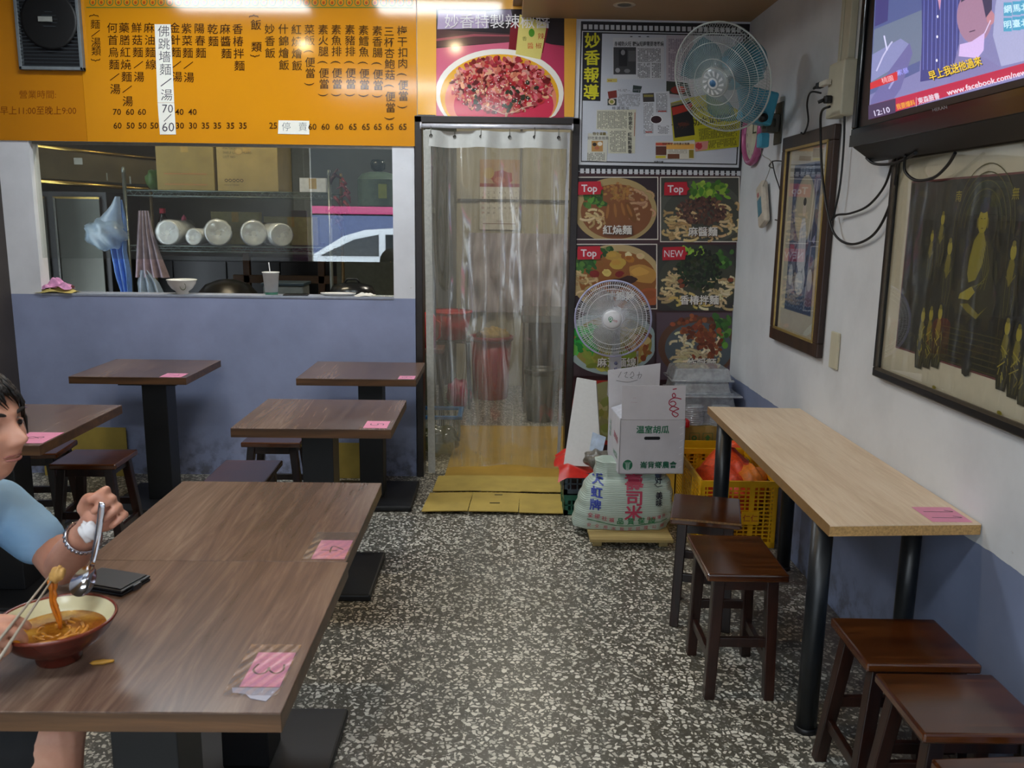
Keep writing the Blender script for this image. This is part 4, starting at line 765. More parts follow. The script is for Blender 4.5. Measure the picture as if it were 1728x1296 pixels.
# ================================================================ DARK TABLES
TH = .038; TZ = .72
PINK = M('#e08fae', .5, var=.04)
def seg(t_):          # pen strokes for the handwritten digits, unit box, y up
    return {'3': [[(-.3, .45), (.1, .5), (.3, .3), (.1, .05), (-.1, 0)], [(-.1, 0), (.25, -.05), (.33, -.3), (.05, -.5), (-.32, -.42)]],
            '4': [[(.05, .5), (-.35, -.05), (.4, -.05)], [(.15, .25), (.12, -.5)]],
            '5': [[(.28, .48), (-.2, .45), (-.24, .05), (.1, .1), (.3, -.12), (.15, -.42), (-.25, -.45)]],
            '6': [[(.2, .5), (-.15, .2), (-.25, -.2), (0, -.48), (.25, -.25), (.05, .0), (-.2, -.12)]],
            '7': [[(-.28, .4), (.28, .42), (.0, -.1), (-.05, -.5)]], '8': [[(.2, .4), (-.1, .5), (-.2, .25), (.2, -.1), (.2, -.4), (-.1, -.5), (-.2, -.25), (.2, .3)]],
            '1': [[(-.12, .3), (.05, .5), (.05, -.5)]]}[t_]
def smooth(p):
    if len(p) < 3: return p
    o = []
    for i in range(len(p)-1):
        a, b, c, d = p[max(i-1, 0)], p[i], p[i+1], p[min(i+2, len(p)-1)]
        for k in range(5):
            s = k/5; o.append(tuple(.5*((2*b[j])+(-a[j]+c[j])*s+(2*a[j]-5*b[j]+4*c[j]-d[j])*s*s+(-a[j]+3*b[j]-3*c[j]+d[j])*s**3) for j in (0, 1)))
    return o+[p[-1]]
def card(par, x0, x1, y0, y1, z, digits, rot, scrap=False, dh=.055):
    c = obj('number_card', MB().box(x0, x1, y0, y1, z+.0004, z+.0012), PINK, par)
    pr = Print(lambda a, b, L: (a, b, z+.0014+L*.00002), ysign=1); n_ = len(digits)
    for k, ch in enumerate(digits):
        off = (k-(n_-1)/2)*dh*.6; a = (x0+x1)/2+off*math.cos(rot); b = (y0+y1)/2+off*math.sin(rot)
        for st in seg(ch): pr.line([(a+dh*(x*math.cos(rot)-y*math.sin(rot)), b+dh*(x*math.sin(rot)+y*math.cos(rot))) for x, y in smooth(st)], .0038, '#1c1018')
    pr.build('handwritten_number', c)
    film = clear('card_film_'+digits, (.9, .9, .92), .16, .08, (30, 30, 30), '#d8d4dc', .05 if scrap else .01) if digits in '34' else None
    if film: obj('tape_film', MB().grid(lambda u, v: (x0-.022+u*(x1-x0+.026), y0-(.030 if scrap else .004)+v*(y1-y0+.06), z+.0022+.0012*math.sin(u*30)*math.sin(v*22+u*4)*(1 if scrap else .3)), 16, 16), film, par)
    if scrap: obj('torn_paper_edge', MB().prism([(x0-.012, y0-.004, z+.0006), (x1+.001, y0-.003, z+.0006), (x1-.012, y0-.047, z+.0006), (x0+.030, y0-.038, z+.0006), (x0+.018, y0-.024, z+.0006), (x0-.006, y0-.020, z+.0006)], (0, 0, .0008)), M('#a8a6b4', .6), par)
def table(label, x0, x1, y0, y1, digits, dr, base=None, col=.065, scrap=False, cs=(.072, .12), ins=(.02, .075)):
    cx, cy = (x0+x1)/2, (y0+y1)/2; t = thing('dining_table', label, 'table', (cx, cy, 0), 0, 'dark laminate tables on black pedestals'); w, d = (x1-x0)/2, (y1-y0)/2
    obj('tabletop', MB().box(-w, w, -d, d, TZ-.003, TZ, bev=.0008), TOPW, t); obj('edge_band', MB().box(-w, w, -d, d, TZ-TH, TZ-.003, bev=.0008), EDGEW, t)
    bx_, by_ = (0, 0) if not base else (base[0]-cx, base[1]-cy)
    obj('column', MB().box(bx_-col, bx_+col, by_-col, by_+col, .03, TZ-TH-.008, bev=.003), BLK, t); obj('mounting_plate', MB().box(bx_-.15, bx_+.15, by_-.15, by_+.15, TZ-TH-.008, TZ-TH, bev=.001), BLK, t)
    obj('base_plate', MB().box(bx_-.235, bx_+.235, by_-.235, by_+.235, 0, .03, bev=.008), BLK, t)
    if digits: card(t, w-ins[0]-cs[0], w-ins[0], -d+ins[1], -d+ins[1]+cs[1], TZ, digits, dr, scrap)
    return t
table('dark wood laminate table with pink card 3, nearest the camera, under the soup bowl', -1.0, -.366, 1.338, 1.992, '3', -PI/2, scrap=True, ins=(.022, .080), cs=(.072, .124), base=(-.69, 1.60))
table('dark wood laminate table with pink card 4, joined behind the card 3 table', -1.0, -.372, 1.9945, 2.634, '4', -PI/2, base=(-.70, 2.245), ins=(.006, .014), cs=(.082, .125))
table('dark wood laminate table with pink card 5 in the middle of the room', -1.066, -.430, 3.335, 3.90, '5', -PI/2, base=(-.755, 3.54), ins=(.02, .02), cs=(.095, .12))
table('dark wood laminate table against the back wall beside the kitchen doorway', -1.06, -.437, 4.418, 4.957, '6', -PI/2, base=(-.70, 4.64), ins=(.01, .01), cs=(.085, .09))
table('dark wood laminate table against the back wall under the hatch, left of the others', -2.226, -1.622, 4.400, 4.962, '7', -PI/2, base=(-1.83, 4.56), ins=(.03, .008), cs=(.11, .11))
table('dark wood laminate table behind the seated man at the left edge', -2.29, -1.665, 3.043, 3.735, '8', -PI/2, base=(-2.0, 3.40), ins=(.005, .03), cs=(.13, .16))
t = thing('wallet', 'black leather phone wallet lying on the table beside the soup bowl', 'wallet', (-.865, 1.845, TZ), -.32)
obj('cover', MB().box(-.085, .055, -.045, .048, 0, .007, bev=.003).box(-.085, .055, -.045, .048, .008, .014, bev=.003), M('#17171b', .4, bmp=.2, sc=80), t); obj('phone', MB().box(-.078, .048, -.040, .043, .0142, .0165, bev=.001), M('#0c0c10', .4), t); obj('clasp', MB().box(.052, .060, -.012, .012, .0, .014, bev=.002), M('#2a2a2e', .3), t)
tag(obj('purple_pouch', blob_sheet(0, 0, .001, .075, .05, .05, 12), M('#5c3a66', .6, var=.3, sc=40), None, (-2.12, 3.62, TZ)), 'small purple cloth pouch on the table behind the seated man', 'pouch')
# ================================================================ STOOLS
def stool_parts(t, w=.285, d=.27, h=.447, splay=.03, top_th=.026, mt=None, ml=None):
    mt = mt or STW; ml = ml or STLEG; hw, hd = w/2, d/2; a = .022
    obj('seat', MB().box(-hw, hw, -hd, hd, h-top_th, h, bev=.006), mt, t)
    def leg(sx, sy):
        X, Y = sx*(hw-.045), sy*(hd-.040); X2, Y2 = sx*(hw-.045+splay), sy*(hd-.040+splay*.8); q = .017
        b = [(X2-q, Y2-q, 0), (X2+q, Y2-q, 0), (X2+q, Y2+q, 0), (X2-q, Y2+q, 0)]; c = [(X-q-.002, Y-q-.002, h-top_th), (X+q+.002, Y-q-.002, h-top_th), (X+q+.002, Y+q+.002, h-top_th), (X-q-.002, Y+q+.002, h-top_th)]
        return MB().hexa(b, c)
    for sx in (-1, 1):
        for sy in (-1, 1): bevmod(obj('leg', leg(sx, sy), ml, t), .003)
    def at(z): f = 1-z/(h-top_th); return hw-.045+splay*f, hd-.040+splay*.8*f
    for z, ax in ((.13, 0), (.20, 1)):
        X, Y = at(z)
        for s in (-1, 1):
            if ax == 0: obj('stretcher', MB().box(s*X-.009, s*X+.009, -Y, Y, z-.016, z+.016, bev=.002), ml, t)
            else: obj('stretcher', MB().box(-X, X, s*Y-.009, s*Y+.009, z-.016, z+.016, bev=.002), ml, t)
    X, Y = at(.385); m = MB()
    for s in (-1, 1): m.box(s*X-.008, s*X+.008, -Y, Y, h-top_th-.04, h-top_th, bev=.001).box(-X, X, s*Y-.008, s*Y+.008, h-top_th-.04, h-top_th, bev=.001)
    obj('apron', m, ml, t)
SG = 'dark lacquered wooden stools'
s0 = thing('wooden_stool', 'chipped dark wooden stool beside the yellow crate, farthest of the right-hand stools', 'stool', (.815, 3.217, 0), -.245, SG); stool_parts(s0, .262, .312, splay=.012)
obj('worn_edge', MB().box(-.131, .131, -.1568, -.1555, .4400, .4475), M('#7a5a34', .6, var=.5, sc=90), s0)
s1 = thing('wooden_stool', 'glossy dark wooden stool in the open under the near half of the pale bar table', 'stool', (.803, 2.745, 0), -.02, SG); stool_parts(s1, .262, .355, splay=.012)
s2 = thing('wooden_stool', 'wooden stool under the near end of the pale bar table, against the right wall', 'stool', (1.095, 2.142, 0), -.02, SG); stool_parts(s2, .295, .262, splay=.045)
dup(s2, 'wooden stool directly in front of the one under the bar table end', (1.092, 1.838, 0), -.01)
dup(s2, 'nearest wooden stool, cut by the bottom right corner of the photo', (1.070, 1.50, 0), .06)
dup(s2, 'wooden stool with a reddish seat standing between the two tables at the left', (-1.865, 3.862, 0), .03)
dup(s1, 'wooden stool pushed under the left side of the card 5 table', (-1.12, 3.655, 0), .02)
dup(s2, 'wooden stool standing behind the card 5 table near the blue wall', (-1.13, 4.27, 0), .0)
dup(s2, 'wooden stool behind the seated man, mostly under the far left table', (-2.22, 4.02, 0), .1)
dup(s2, 'wooden stool the man in the light blue shirt sits on', (-1.36, 1.78, 0), .0)
# cardboard pieces standing against the blue wall
def sheetc(label, x0, x1, y, z1, tilt=.05, rz=0): 
    o = tag(obj('cardboard_sheet', MB().box(x0, x1, y-tilt-.005, y-tilt, .0, z1, bev=.001), M('#a18a3e', .8, sc=9)), label, 'cardboard'); return o
sheetc('brown cardboard sheet standing against the blue wall behind the far left stool', -2.72, -2.22, BY, .30)
sheetc('brown cardboard sheet standing against the blue wall behind the card 5 table', -1.02, -.74, BY, .22)
# ================================================================ PALE BAR TABLE
bt = thing('bar_table', 'long pale beech laminate bar table along the right wall with pink card 11', 'table', (1.148, 3.04, 0))
PALE = wood('pale_laminate', '#cbb090', '#dcc3a5', '#e6d1b5', 1, .42, 1.6); CHIPB = M('#b08a55', .8, var=.3, sc=160, bmp=.3)
TT = [(-.222, -.762), (.218, -.738), (.218, .772), (-.198, .792)]
obj('tabletop', MB().hexa([(x, y, TZ-.003) for x, y in TT], [(x, y, TZ) for x, y in TT]), PALE, bt); obj('chipboard_core', MB().hexa([(x, y, TZ-.032) for x, y in TT], [(x, y, TZ-.003) for x, y in TT]), CHIPB, bt)
obj('edge_band', MB().hexa([(-.2225, -.762, TZ-.032), (-.2215, -.762, TZ-.032), (-.1975, .792, TZ-.032), (-.1985, .792, TZ-.032)], [(-.2225, -.762, TZ), (-.2215, -.762, TZ), (-.1975, .792, TZ), (-.1985, .792, TZ)]), M('#8c6a40', .5), bt)
LEGM = M('#14181c', .35, var=.2)
for x, y, r_ in ((-.185, -.62, .032), (.16, -.47, .030), (-.155, .64, .034), (.15, .64, .03)):
    l = obj('leg', MB().tube([(x, y, .012), (x, y, TZ-.034)], r_, 20), LEGM, bt); obj('foot', MB().lathe([(0, 0), (r_+.003, 0), (r_+.003, .014), (r_, .018), (0, .018)], 20, (x, y, 0)), BLK, l)
card(bt, .085, .200, -.725, -.598, TZ, '11', -PI/2, dh=.085)
# ================================================================ RIGHT WALL: framed pictures
def rpic(name, label, ys, z0, z1, fw, mats, art, th=.03, gl=True, mat_in=0, tilt=0):
    y0, y1 = ys; t = thing(name, label, 'picture', (RX, (y0+y1)/2, z0)); w = (y1-y0)/2; h = z1-z0
    m = MB()
    for a, b, c, d in ((-w, w, 0, fw), (-w, w, h-fw, h), (-w, -w+fw, fw, h-fw), (w-fw, w, fw, h-fw)): m.box(-th, -.002, a, b, c, d, bev=.004)
    obj('frame', m, mats[0], t); m = MB(); g = .006
    for a, b, c, d in ((-w+fw-g, w-fw+g, fw-g, fw+g), (-w+fw-g, w-fw+g, h-fw-g, h-fw+g), (-w+fw-g, -w+fw+g, fw, h-fw), (w-fw-g, w-fw+g, fw, h-fw)): m.box(-th-.003, -th+.004, a, b, c, d, bev=.001)
    obj('frame_bead', m, mats[1], t)
    obj('mount_board', MB().box(-.012, -.006, -w+fw-.005, w-fw+.005, fw-.005, h-fw+.005), mats[2], t)
    pr = Print(lambda a, b, L: (-.0125-L*.000006, -a, b), ysign=1); art(pr, w-fw, h, fw); pr.build('picture_print', t)
    if gl: obj('glass', MB().box(-.019, -.0175, -w+fw, w-fw, fw, h-fw), clear('picture_glass', (1, 1, 1), .06, .01), t)
    return t
def art1(pr, w, h, f):
    W, b0, b1 = w*.66, .165, h-.135
    pr.rect(-W, b0, W, b1, '#4c5f80'); random.seed(11)
    for k in range(150): pr.ell(random.uniform(-W*.85, W*.85), random.uniform(b0+.06, b1-.08), random.uniform(.015, .05), random.uniform(.01, .03), jit(random.choice(['#5d6f90', '#42506e', '#6f7f9c', '#8a90a8', '#6a5a78', '#35425e']), .1), 12, random.random(), .2, clip=(-W, b0, W, b1))
    pr.rect(-W, b1-.055, W, b1-.01, '#28405f'); pr.text('南無觀世音', 0, b1-.032, .038, '#9fb4cc')
    pr.ell(0, b1-.20, W*.72, .15, '#a9a798', 32); pr.ell(0, b1-.20, W*.62, .13, '#b8b09a', 32)
    pr.poly([(-.045, b1-.30), (-.05, b1-.45), (-.035, b0+.20), (.03, b0+.20), (.06, b1-.45), (.045, b1-.30), (.018, b1-.24), (-.018, b1-.24)], '#b9c0ca'); pr.poly([(-.03, b1-.26), (-.038, b0+.2), (0, b0+.13), (.036, b0+.22), (.03, b1-.26)], '#c9ced6')
    pr.ell(0, b1-.20, .022, .032, '#cdbfb0', 16); pr.ell(0, b1-.168, .02, .018, '#22242c', 14); pr.line([(-.01, b1-.28), (-.012, b0+.25)], .003, '#7f8794'); pr.line([(.015, b1-.30), (.022, b0+.25)], .003, '#7f8794'); pr.poly([(.03, b1-.4), (.07, b1-.5), (.06, b1-.56), (.03, b1-.48)], '#c6ccd4')
    pr.ell(0, b0+.13, .06, .055, '#a8b2be', 20); pr.ell(0, b0+.14, .045, .04, '#c8d0d8', 16); pr.ell(-W*.7, b0+.16, .03, .05, '#a9b4c0', 14); pr.ell(W*.75, b0+.15, .03, .05, '#a9b4c0', 14)
    pr.rect(-W, b0, W, b0+.075, '#2f4a6c')
    for j in range(4):
        for i in range(7): a = -W+.015+i*(2*W-.03)/6; pr.line([(a-.02, b0+.012+j*.018), (a, b0+.024+j*.018), (a+.018, b0+.012+j*.018)], .003, '#7f97b4')
    pr.rect(-W-.004, b0-.004, W+.004, b0, '#55607a'); pr.line([(-W*.9, b0+.29), (-W*.55, b0+.29)], .02, '#a8506a')
rpic('framed_picture', 'tall narrow brown framed scroll picture of a white robed figure on the right wall', (3.595, 4.25), .985, 1.945, .062, (wood('picture_frame_wood', '#1f120c', '#31201a', '#41291c', 2, .35, 1), M('#b39a5c', .3, .6), M('#b6b2a2', .7, var=.04)), art1)
def art2(pr, w, h, f):
    W = w-.105; b0, b1 = f+.095, h-f-.085
    pr.rect(-W-.006, b0-.006, W+.006, b1+.006, '#6a3838'); pr.rect(-W, b0, W, b1, '#171609'); random.seed(21)
    for k in range(380): pr.ell(random.uniform(-W, W), random.uniform(b0, b1), random.uniform(.008, .04), random.uniform(.006, .02), jit(random.choice(['#1e1c0c', '#242108', '#121108', '#2c280c', '#1a1a10', '#302c10']), .15), 9, random.random()*3, .3, clip=(-W, b0, W, b1))
    G = ['#8a8020', '#a09428', '#766c1a']
    cx_, cz = 0.0, (b0+b1)/2+.04
    for r_ in (.155, .135, .115, .095): pr.line([(cx_+r_*math.cos(a)*1.0, cz+.09+r_*1.15*math.sin(a)) for a in [PI*k/24 for k in range(25)]], .0035, '#4c4814')
    for s in (-1, 1):
        for r_ in (.155, .135): pr.line([(cx_+s*r_, cz+.09), (cx_+s*r_, cz-.20)], .003, '#454112')
    for k in range(7): pr.line([(-.17-k*.004, cz-.205-k*.017), (.17+k*.004, cz-.205-k*.017)], .003, '#484414')
    for k in range(9): pr.line([(-.15+k*.0375, cz-.21), (-.15+k*.0375, cz-.31)], .002, '#3c3810')
    # seated figure
    pr.ell(0, cz+.10, .075, .085, '#2c2a10', 24); pr.ell(0, cz+.10, .068, .078, '#12110b', 24); pr.poly([(-.03, cz+.07), (-.075, cz+.03), (-.085, cz-.05), (-.11, cz-.10), (-.10, cz-.16), (.10, cz-.16), (.11, cz-.10), (.08, cz-.04), (.07, cz+.03), (.03, cz+.07)], '#2e2b0f')
    pr.ell(0, cz+.11, .024, .036, G[1], 22); pr.ell(0, cz+.148, .022, .016, '#16203a', 14); pr.ell(0, cz+.166, .010, .010, '#16203a', 10); pr.ell(-.026, cz+.105, .004, .016, G[2], 8); pr.ell(.026, cz+.105, .004, .016, G[2], 8); pr.line([(-.012, cz+.118), (-.004, cz+.116)], .002, '#3a3610'); pr.line([(.012, cz+.118), (.004, cz+.116)], .002, '#3a3610'); pr.line([(-.006, cz+.09), (.006, cz+.09)], .002, '#5a3a14'); pr.poly([(-.013, cz+.078), (-.035, cz+.055), (-.05, cz+.0), (-.052, cz-.04), (-.04, cz-.065), (-.005, cz-.055), (.022, cz-.01), (.03, cz+.045), (.013, cz+.078)], G[0])
    for k in range(5): pr.line([(.03-.006*k, cz+.055-.01*k), (.058-.004*k, cz-.02-.01*k), (.045-.02*k, cz-.08)], .0022, '#6a651a')
    
    pr.poly([(-.08, cz-.10), (-.02, cz-.075), (.0, cz-.09), (-.03, cz-.115), (-.085, cz-.115)], G[1]); pr.poly([(-.075, cz-.13), (-.03, cz-.125), (.03, cz-.15), (.07, cz-.125), (.02, cz-.165), (-.03, cz-.15)], G[2])
    def fig(a, b, s):
        pr.ell(a, b+.004*s, .026*s, .032*s, '#2a2810', 18); pr.ell(a, b+.004*s, .022*s, .028*s, '#100f0a', 18)
        pr.poly([(a-.014*s, b-.022*s), (a-.030*s, b-.05*s), (a-.034*s, b-.10*s), (a-.022*s, b-.17*s), (a+.022*s, b-.17*s), (a+.034*s, b-.10*s), (a+.030*s, b-.05*s), (a+.014*s, b-.022*s)], '#26240e')
        pr.ell(a, b, .0125*s, .020*s, G[1], 16); pr.ell(a, b+.020*s, .008*s, .008*s, G[2], 10); pr.poly([(a-.010*s, b-.018*s), (a-.018*s, b-.05*s), (a-.006*s, b-.085*s), (a+.008*s, b-.07*s), (a+.012*s, b-.03*s), (a+.006*s, b-.018*s)], G[2])
        for q in (-1, 0, 1): pr.line([(a+q*.016*s, b-.05*s), (a+q*.020*s+.004*s, b-.11*s), (a+q*.012*s, b-.16*s)], .0022, '#5c5818')
        pr.line([(a-.020*s, b-.06*s), (a, b-.075*s), (a+.020*s, b-.055*s)], .003, G[2])
    for s in (-1, 1):
        fig(s*.165, cz+.03, 1.1); fig(s*.225, cz+.115, .9); fig(s*.28, cz+.06, .8)
        for k, a in enumerate((.18, .235, .285)):
            fig(s*a, cz-.17-.01*k, 1.0)
            for j in range(9): pr.line([(s*a+random.uniform(-.02, .02), cz-.22-.01*j), (s*a+random.uniform(-.025, .025), cz-.24-.01*j)], .0035, random.choice(G))
            pr.ell(s*a+.01, cz-.40-.01*k, .012, .006, G[0], 9)
        pr.text('南' if s < 0 else '無', s*.145, b1-.05, .035, G[1])
    pr.ell(0, cz-.30, .026, .035, '#0a0a08', 16); pr.ell(0, cz-.31, .014, .02, '#77763c', 12); pr.poly([(-.02, cz-.33), (-.03, b0+.03), (.03, b0+.03), (.02, cz-.33)], '#1e1c10')
rpic('framed_picture', 'wide black framed dark painting of a seated golden figure below the television', (1.86, 3.045), 1.012, 1.80, .032, (M('#131214', .3, var=.2), M('#4c4438', .3, .3), M('#c5bea6', .7, var=.04)), art2, th=.028)
# clock seen edge on
t = thing('wall_clock', 'round pink rimmed wall clock on the right wall behind the blue fan', 'clock', (RX, 4.80, 2.02)); R90 = Matrix.Rotation(-PI/2, 4, 'Y')
obj('rim', MB().lathe([(.125, .0), (.165, .004), (.172, .02), (.165, .036), (.150, .042), (.140, .034), (.138, .02)], 44, mtx=R90), M('#b9628f', .25, .2), t); obj('dial', MB().lathe([(0, .018), (.14, .018)], 40, mtx=R90), M('#cfcfbb', .4), t)
h_ = MB().box(-.021, -.019, -.004, .004, 0, .09).box(-.023, -.021, -.06, 0, -.003, .003); obj('clock_hand', h_, M('#223a2c', .4), t)
pr = Print(lambda a, b, L: (-.0188-L*.00001, -a, b), ysign=1)
for k in range(12): pr.text(str(k or 12), .112*math.sin(k*PI/6), .112*math.cos(k*PI/6), .03, '#3c4c3c')
pr.build('dial_numbers', t)
# socket box and trunking, switch plate
t = thing('socket_box', 'cream two-way socket box with trunking beside the television', 'socket', (RX, 3.565, 1.965)); CR = M('#c0bba4', .45, var=.04)
obj('box_body', MB().box(-.055, -.001, -.085, .075, 0, .21, bev=.006), CR, t); obj('trunking', MB().box(-.03, -.001, -.045, .02, .211, .98, bev=.003), CR, t); obj('trunking', MB().box(-.03, -.001, .035, .06, .211, .98, bev=.003), CR, t)
obj('plug', MB().box(-.085, -.055, .005, .035, .055, .085, bev=.006).tube([(-.082, .02, .07), (-.105, .03, .06)], .007, 8), BLK, t)
obj('plug_adaptor', MB().box(-.08, -.055, .03, .11, .13, .15, bev=.004), M('#cdc8b8', .4), t); obj('plug', MB().box(-.08, -.055, .11, .15, .128, .152, bev=.005).tube([(-.07, .15, .14), (-.07, .19, .137)], .006, 8), BLK, t)
tag(obj('switch_plate', MB().box(RX-.012, RX-.0005, 3.42, 3.50, .965, 1.115, bev=.004), CR), 'blank cream switch plate low on the wall right of the brown frame', 'switch')
tag(obj('fan_bracket', MB().box(RX-.008, RX-.0005, 4.36, 4.47, 1.93, 2.13, bev=.002).box(RX-.075, RX-.008, 4.38, 4.45, 1.985, 2.075, bev=.006).tube([(RX-.09, 4.40, 2.03), (RX-.03, 4.40, 2.03)], .028, 16), M('#4c4a42', .5, .3)), 'grey metal wall bracket holding the blue fan', 'bracket')
# cords
def cord(name, label, pts, r_=.0045, mat=None):
    P = [Vector(p) for p in pts]; o = []
    for i in range(len(P)-1):
        a, b, c, d = P[max(i-1, 0)], P[i], P[i+1], P[min(i+2, len(P)-1)]
        for k in range(8):
            s = k/8; o.append(.5*((2*b)+(c-a)*s+(2*a-5*b+4*c-d)*s*s+(-a+3*b-3*c+d)*s**3))
    o.append(P[-1]); return tag(obj(name, MB().tube(o, r_, 8), mat or BLK), label, 'cord')
def RW(u, v, off=.03): return onX(u, v, RX-off)
cord('power_cord', 'thin black cord looping from the socket adaptor to the top of the brown picture frame', [RW(1385, 157, .07), RW(1368, 156, .07), RW(1362, 175, .05), RW(1364, 205, .03), RW(1357, 225, .04), RW(1352, 224, .045)], .004)
cord('power_cord', 'long looping black cord from the socket across the brown frame to the television', [RW(1400, 180, .105), RW(1386, 190, .09), RW(1385, 235, .06), RW(1388, 300, .05), RW(1398, 365, .045), RW(1412, 400, .035), RW(1440, 412, .02), RW(1475, 395, .02), RW(1500, 350, .02), RW(1514, 290, .03), RW(1516, 262, .05)], .005)
cord('power_cord', 'black cord running down from the socket box then up under the television', [RW(1425, 196, .04), RW(1424, 240, .03), RW(1418, 310, .03), RW(1408, 360, .035), RW(1404, 372, .035), RW(1412, 363, .03), RW(1435, 360, .02), RW(1465, 347, .02), RW(1492, 315, .02), RW(1506, 275, .03), RW(1510, 262, .05)], .0045)
cord('power_cord', 'black cable loop hanging below the television in front of the dark painting', [RW(1528, 262, .06), RW(1527, 288, .05), RW(1545, 304, .045), RW(1575, 300, .045), RW(1598, 280, .05), RW(1612, 258, .06)], .005)
cord('power_cord', 'short cable arch close under the left end of the television', [RW(1462, 266, .07), RW(1475, 276, .06), RW(1500, 277, .05), RW(1528, 268, .05), RW(1545, 258, .07)], .005)
cord('pull_cord', 'thin grey pull cord hanging from the blue fan', [(RX-.09, 4.39, 2.12), (RX-.09, 4.395, 1.9), RW(1301, 275, .05), RW(1285, 320, .04)], .0018, M('#8a877c', .6))
cord('knotted_cord', 'knotted black cord between the fan controller and the brown frame', [RW(1322, 272, .02), RW(1305, 272, .03), RW(1298, 280, .035), RW(1305, 283, .03), RW(1303, 272, .03), RW(1308, 295, .02), RW(1316, 320, .02), RW(1320, 350, .02), RW(1316, 370, .02), RW(1308, 371, .02)], .003)
t = thing('fan_controller', 'small cream hand controller hanging below the blue fan', 'controller', (RX-.03, 4.50, 1.64))
rx_ = Matrix.Rotation(math.radians(-24), 4, 'X'); obj('casing', MB().box(-.018, .018, -.055, .055, -.115, .115, rx_, bev=.016), M('#bcb3a4', .45), t); obj('label_plate', MB().box(-.0195, -.018, -.03, .03, -.06, .03, rx_), M('#4f7f92', .4), t); obj('button', MB().box(-.021, -.018, .0, .022, .045, .065, rx_, bev=.002), M('#b0606a', .4), t)
# ================================================================ TELEVISION
TX = 1.245; ty1, ty0, tzb, tzt = 3.15, 1.98, 1.815, 2.42
t = thing('television', 'wall-mounted flat television showing news captions at the top right', 'television', (TX, (ty0+ty1)/2, tzb)); W = (ty1-ty0)/2; H = tzt-tzb
TVB = M('#0b0d12', .12, var=.1)
obj('casing', MB().prism([(0, -W, 0), (.075, -W, -.05), (.10, -W, .03), (.10, -W, H), (0, -W, H)], (0, 2*W, 0)), M('#101216', .35), t)
m = MB().box(-.012, 0, -W, W, 0, .062, bev=.004).box(-.012, 0, -W, W, H-.04, H, bev=.004).box(-.012, 0, W-.035, W, .062, H-.04, bev=.004).box(-.012, 0, -W, -W+.035, .062, H-.04, bev=.004); obj('bezel', m, TVB, t)
obj('lower_trim', MB().box(-.014, -.012, -W, W, 0, .040), M('#08090b', .18), t)
def tvp(a, b, L): p = onX(a, b, TX-.003); return (-.003-L*.00002, p.y-(ty0+ty1)/2, p.z-tzb)
SCR = attr_mat('lit_screen', .3, .42)
pr = Print(tvp)
def T(a, b): return (a, b)     # captions laid along the screen, whose lower edge rises to the right in the picture
def line_y(a): return 200-(a-1466)*.262
pr.poly([(1478, -30), (1760, -30), (1760, 123), (1466, 200)], '#6f6f9a'); pr.poly([(1478, -30), (1560, -30), (1552, 120), (1468, 160)], '#4a5480'); pr.poly([(1478, 0), (1500, -10), (1498, 35), (1476, 45)], '#3c3a6c')
pr.poly([(1475, 50), (1560, 15), (1558, 100), (1470, 140)], '#5f6a80'); pr.poly([(1472, 92), (1520, 65), (1535, 75), (1500, 120), (1470, 138)], '#767aa4'); pr.poly([(1470, 168), (1500, 120), (1535, 72), (1540, 90), (1520, 150), (1500, 178), (1468, 190)], '#5e5c8c'); pr.line([(1479, 120), (1490, 95), (1502, 75), (1506, 70)], 2.5, '#a9a8c8'); pr.line([(1492, 60), (1497, 85)], 2.5, '#b9b8d8'); pr.line([(1500, 150), (1518, 120)], 3, '#8888b4')
pr.poly([(1555, -30), (1622, -30), (1618, 90), (1612, 128), (1553, 138), (1556, 60)], '#383c72')
for k in range(9): pr.line([(1560+k*7, -30), (1558+k*7, 118)], 1.3, '#5a62a0')
pr.poly([(1578, -30), (1592, -30), (1586, 18)], '#b0809a'); 
for b in (28, 62, 102): pr.ell(1583-b*.02, b, 1.6, 2.6, '#c9c9e0', 8)
pr.poly([(1622, 60), (1640, 90), (1668, 100), (1690, 115), (1690, 140), (1600, 150)], '#6d6a96'); pr.ell(1645, 28, 30, 46, '#8c6c84', 30); pr.ell(1672, 30, 7, 12, '#a2707c', 12); pr.poly([(1623, -30), (1675, -30), (1674, 16), (1664, 30), (1658, 0), (1640, -6), (1622, 4)], '#35304c')
pr.poly([(1620, 75), (1640, 70), (1662, 55), (1660, 85), (1650, 98), (1618, 95)], '#b7a0cc'); pr.line([(1662, 56), (1672, 34)], 1.6, '#c0b0d0'); pr.line([(1636, 54), (1646, 51)], 2, '#4a3850')
pr.poly([(1688, -30), (1760, -30), (1760, 95), (1690, 112), (1676, 60), (1680, 10)], '#8f92b4')
for b in (0, 26):
    for a_, ch in ((1701, '網' if b == 0 else '明'), (1716, '馬' if b == 0 else '臺'), (1730, '北')): pr.rect(a_-7, b+4-(a_-1701)*.12, a_+7, b+27-(a_-1701)*.12, '#3f88a8'); pr.text(ch, a_, b+15.5-(a_-1701)*.12, 14, '#b9d4e4', rot=.12, w=.01)
pr.poly([(1469, 140), (1515, 120), (1515, 135), (1469, 151)], '#b02c34'); pr.text('桃園', 1498, 134, 10.5, '#cfa8b0', rot=.28); pr.text('家暴', 1524, 121, 10.5, '#8a8ad0', rot=.28)
pr.poly([(1466, 178), (1760, 98), (1760, 115), (1466, 202)], '#9c2340'); pr.poly([(1466, 178), (1512, 166), (1512, 190), (1466, 202)], '#3a2f4c')
rr = .262
def along(s_, a, size, col, w=0, up=0, sx=1): pr.text(s_, a, 188-(a-1488)*.272+up, size, col, rot=rr, w=w, sx=sx)
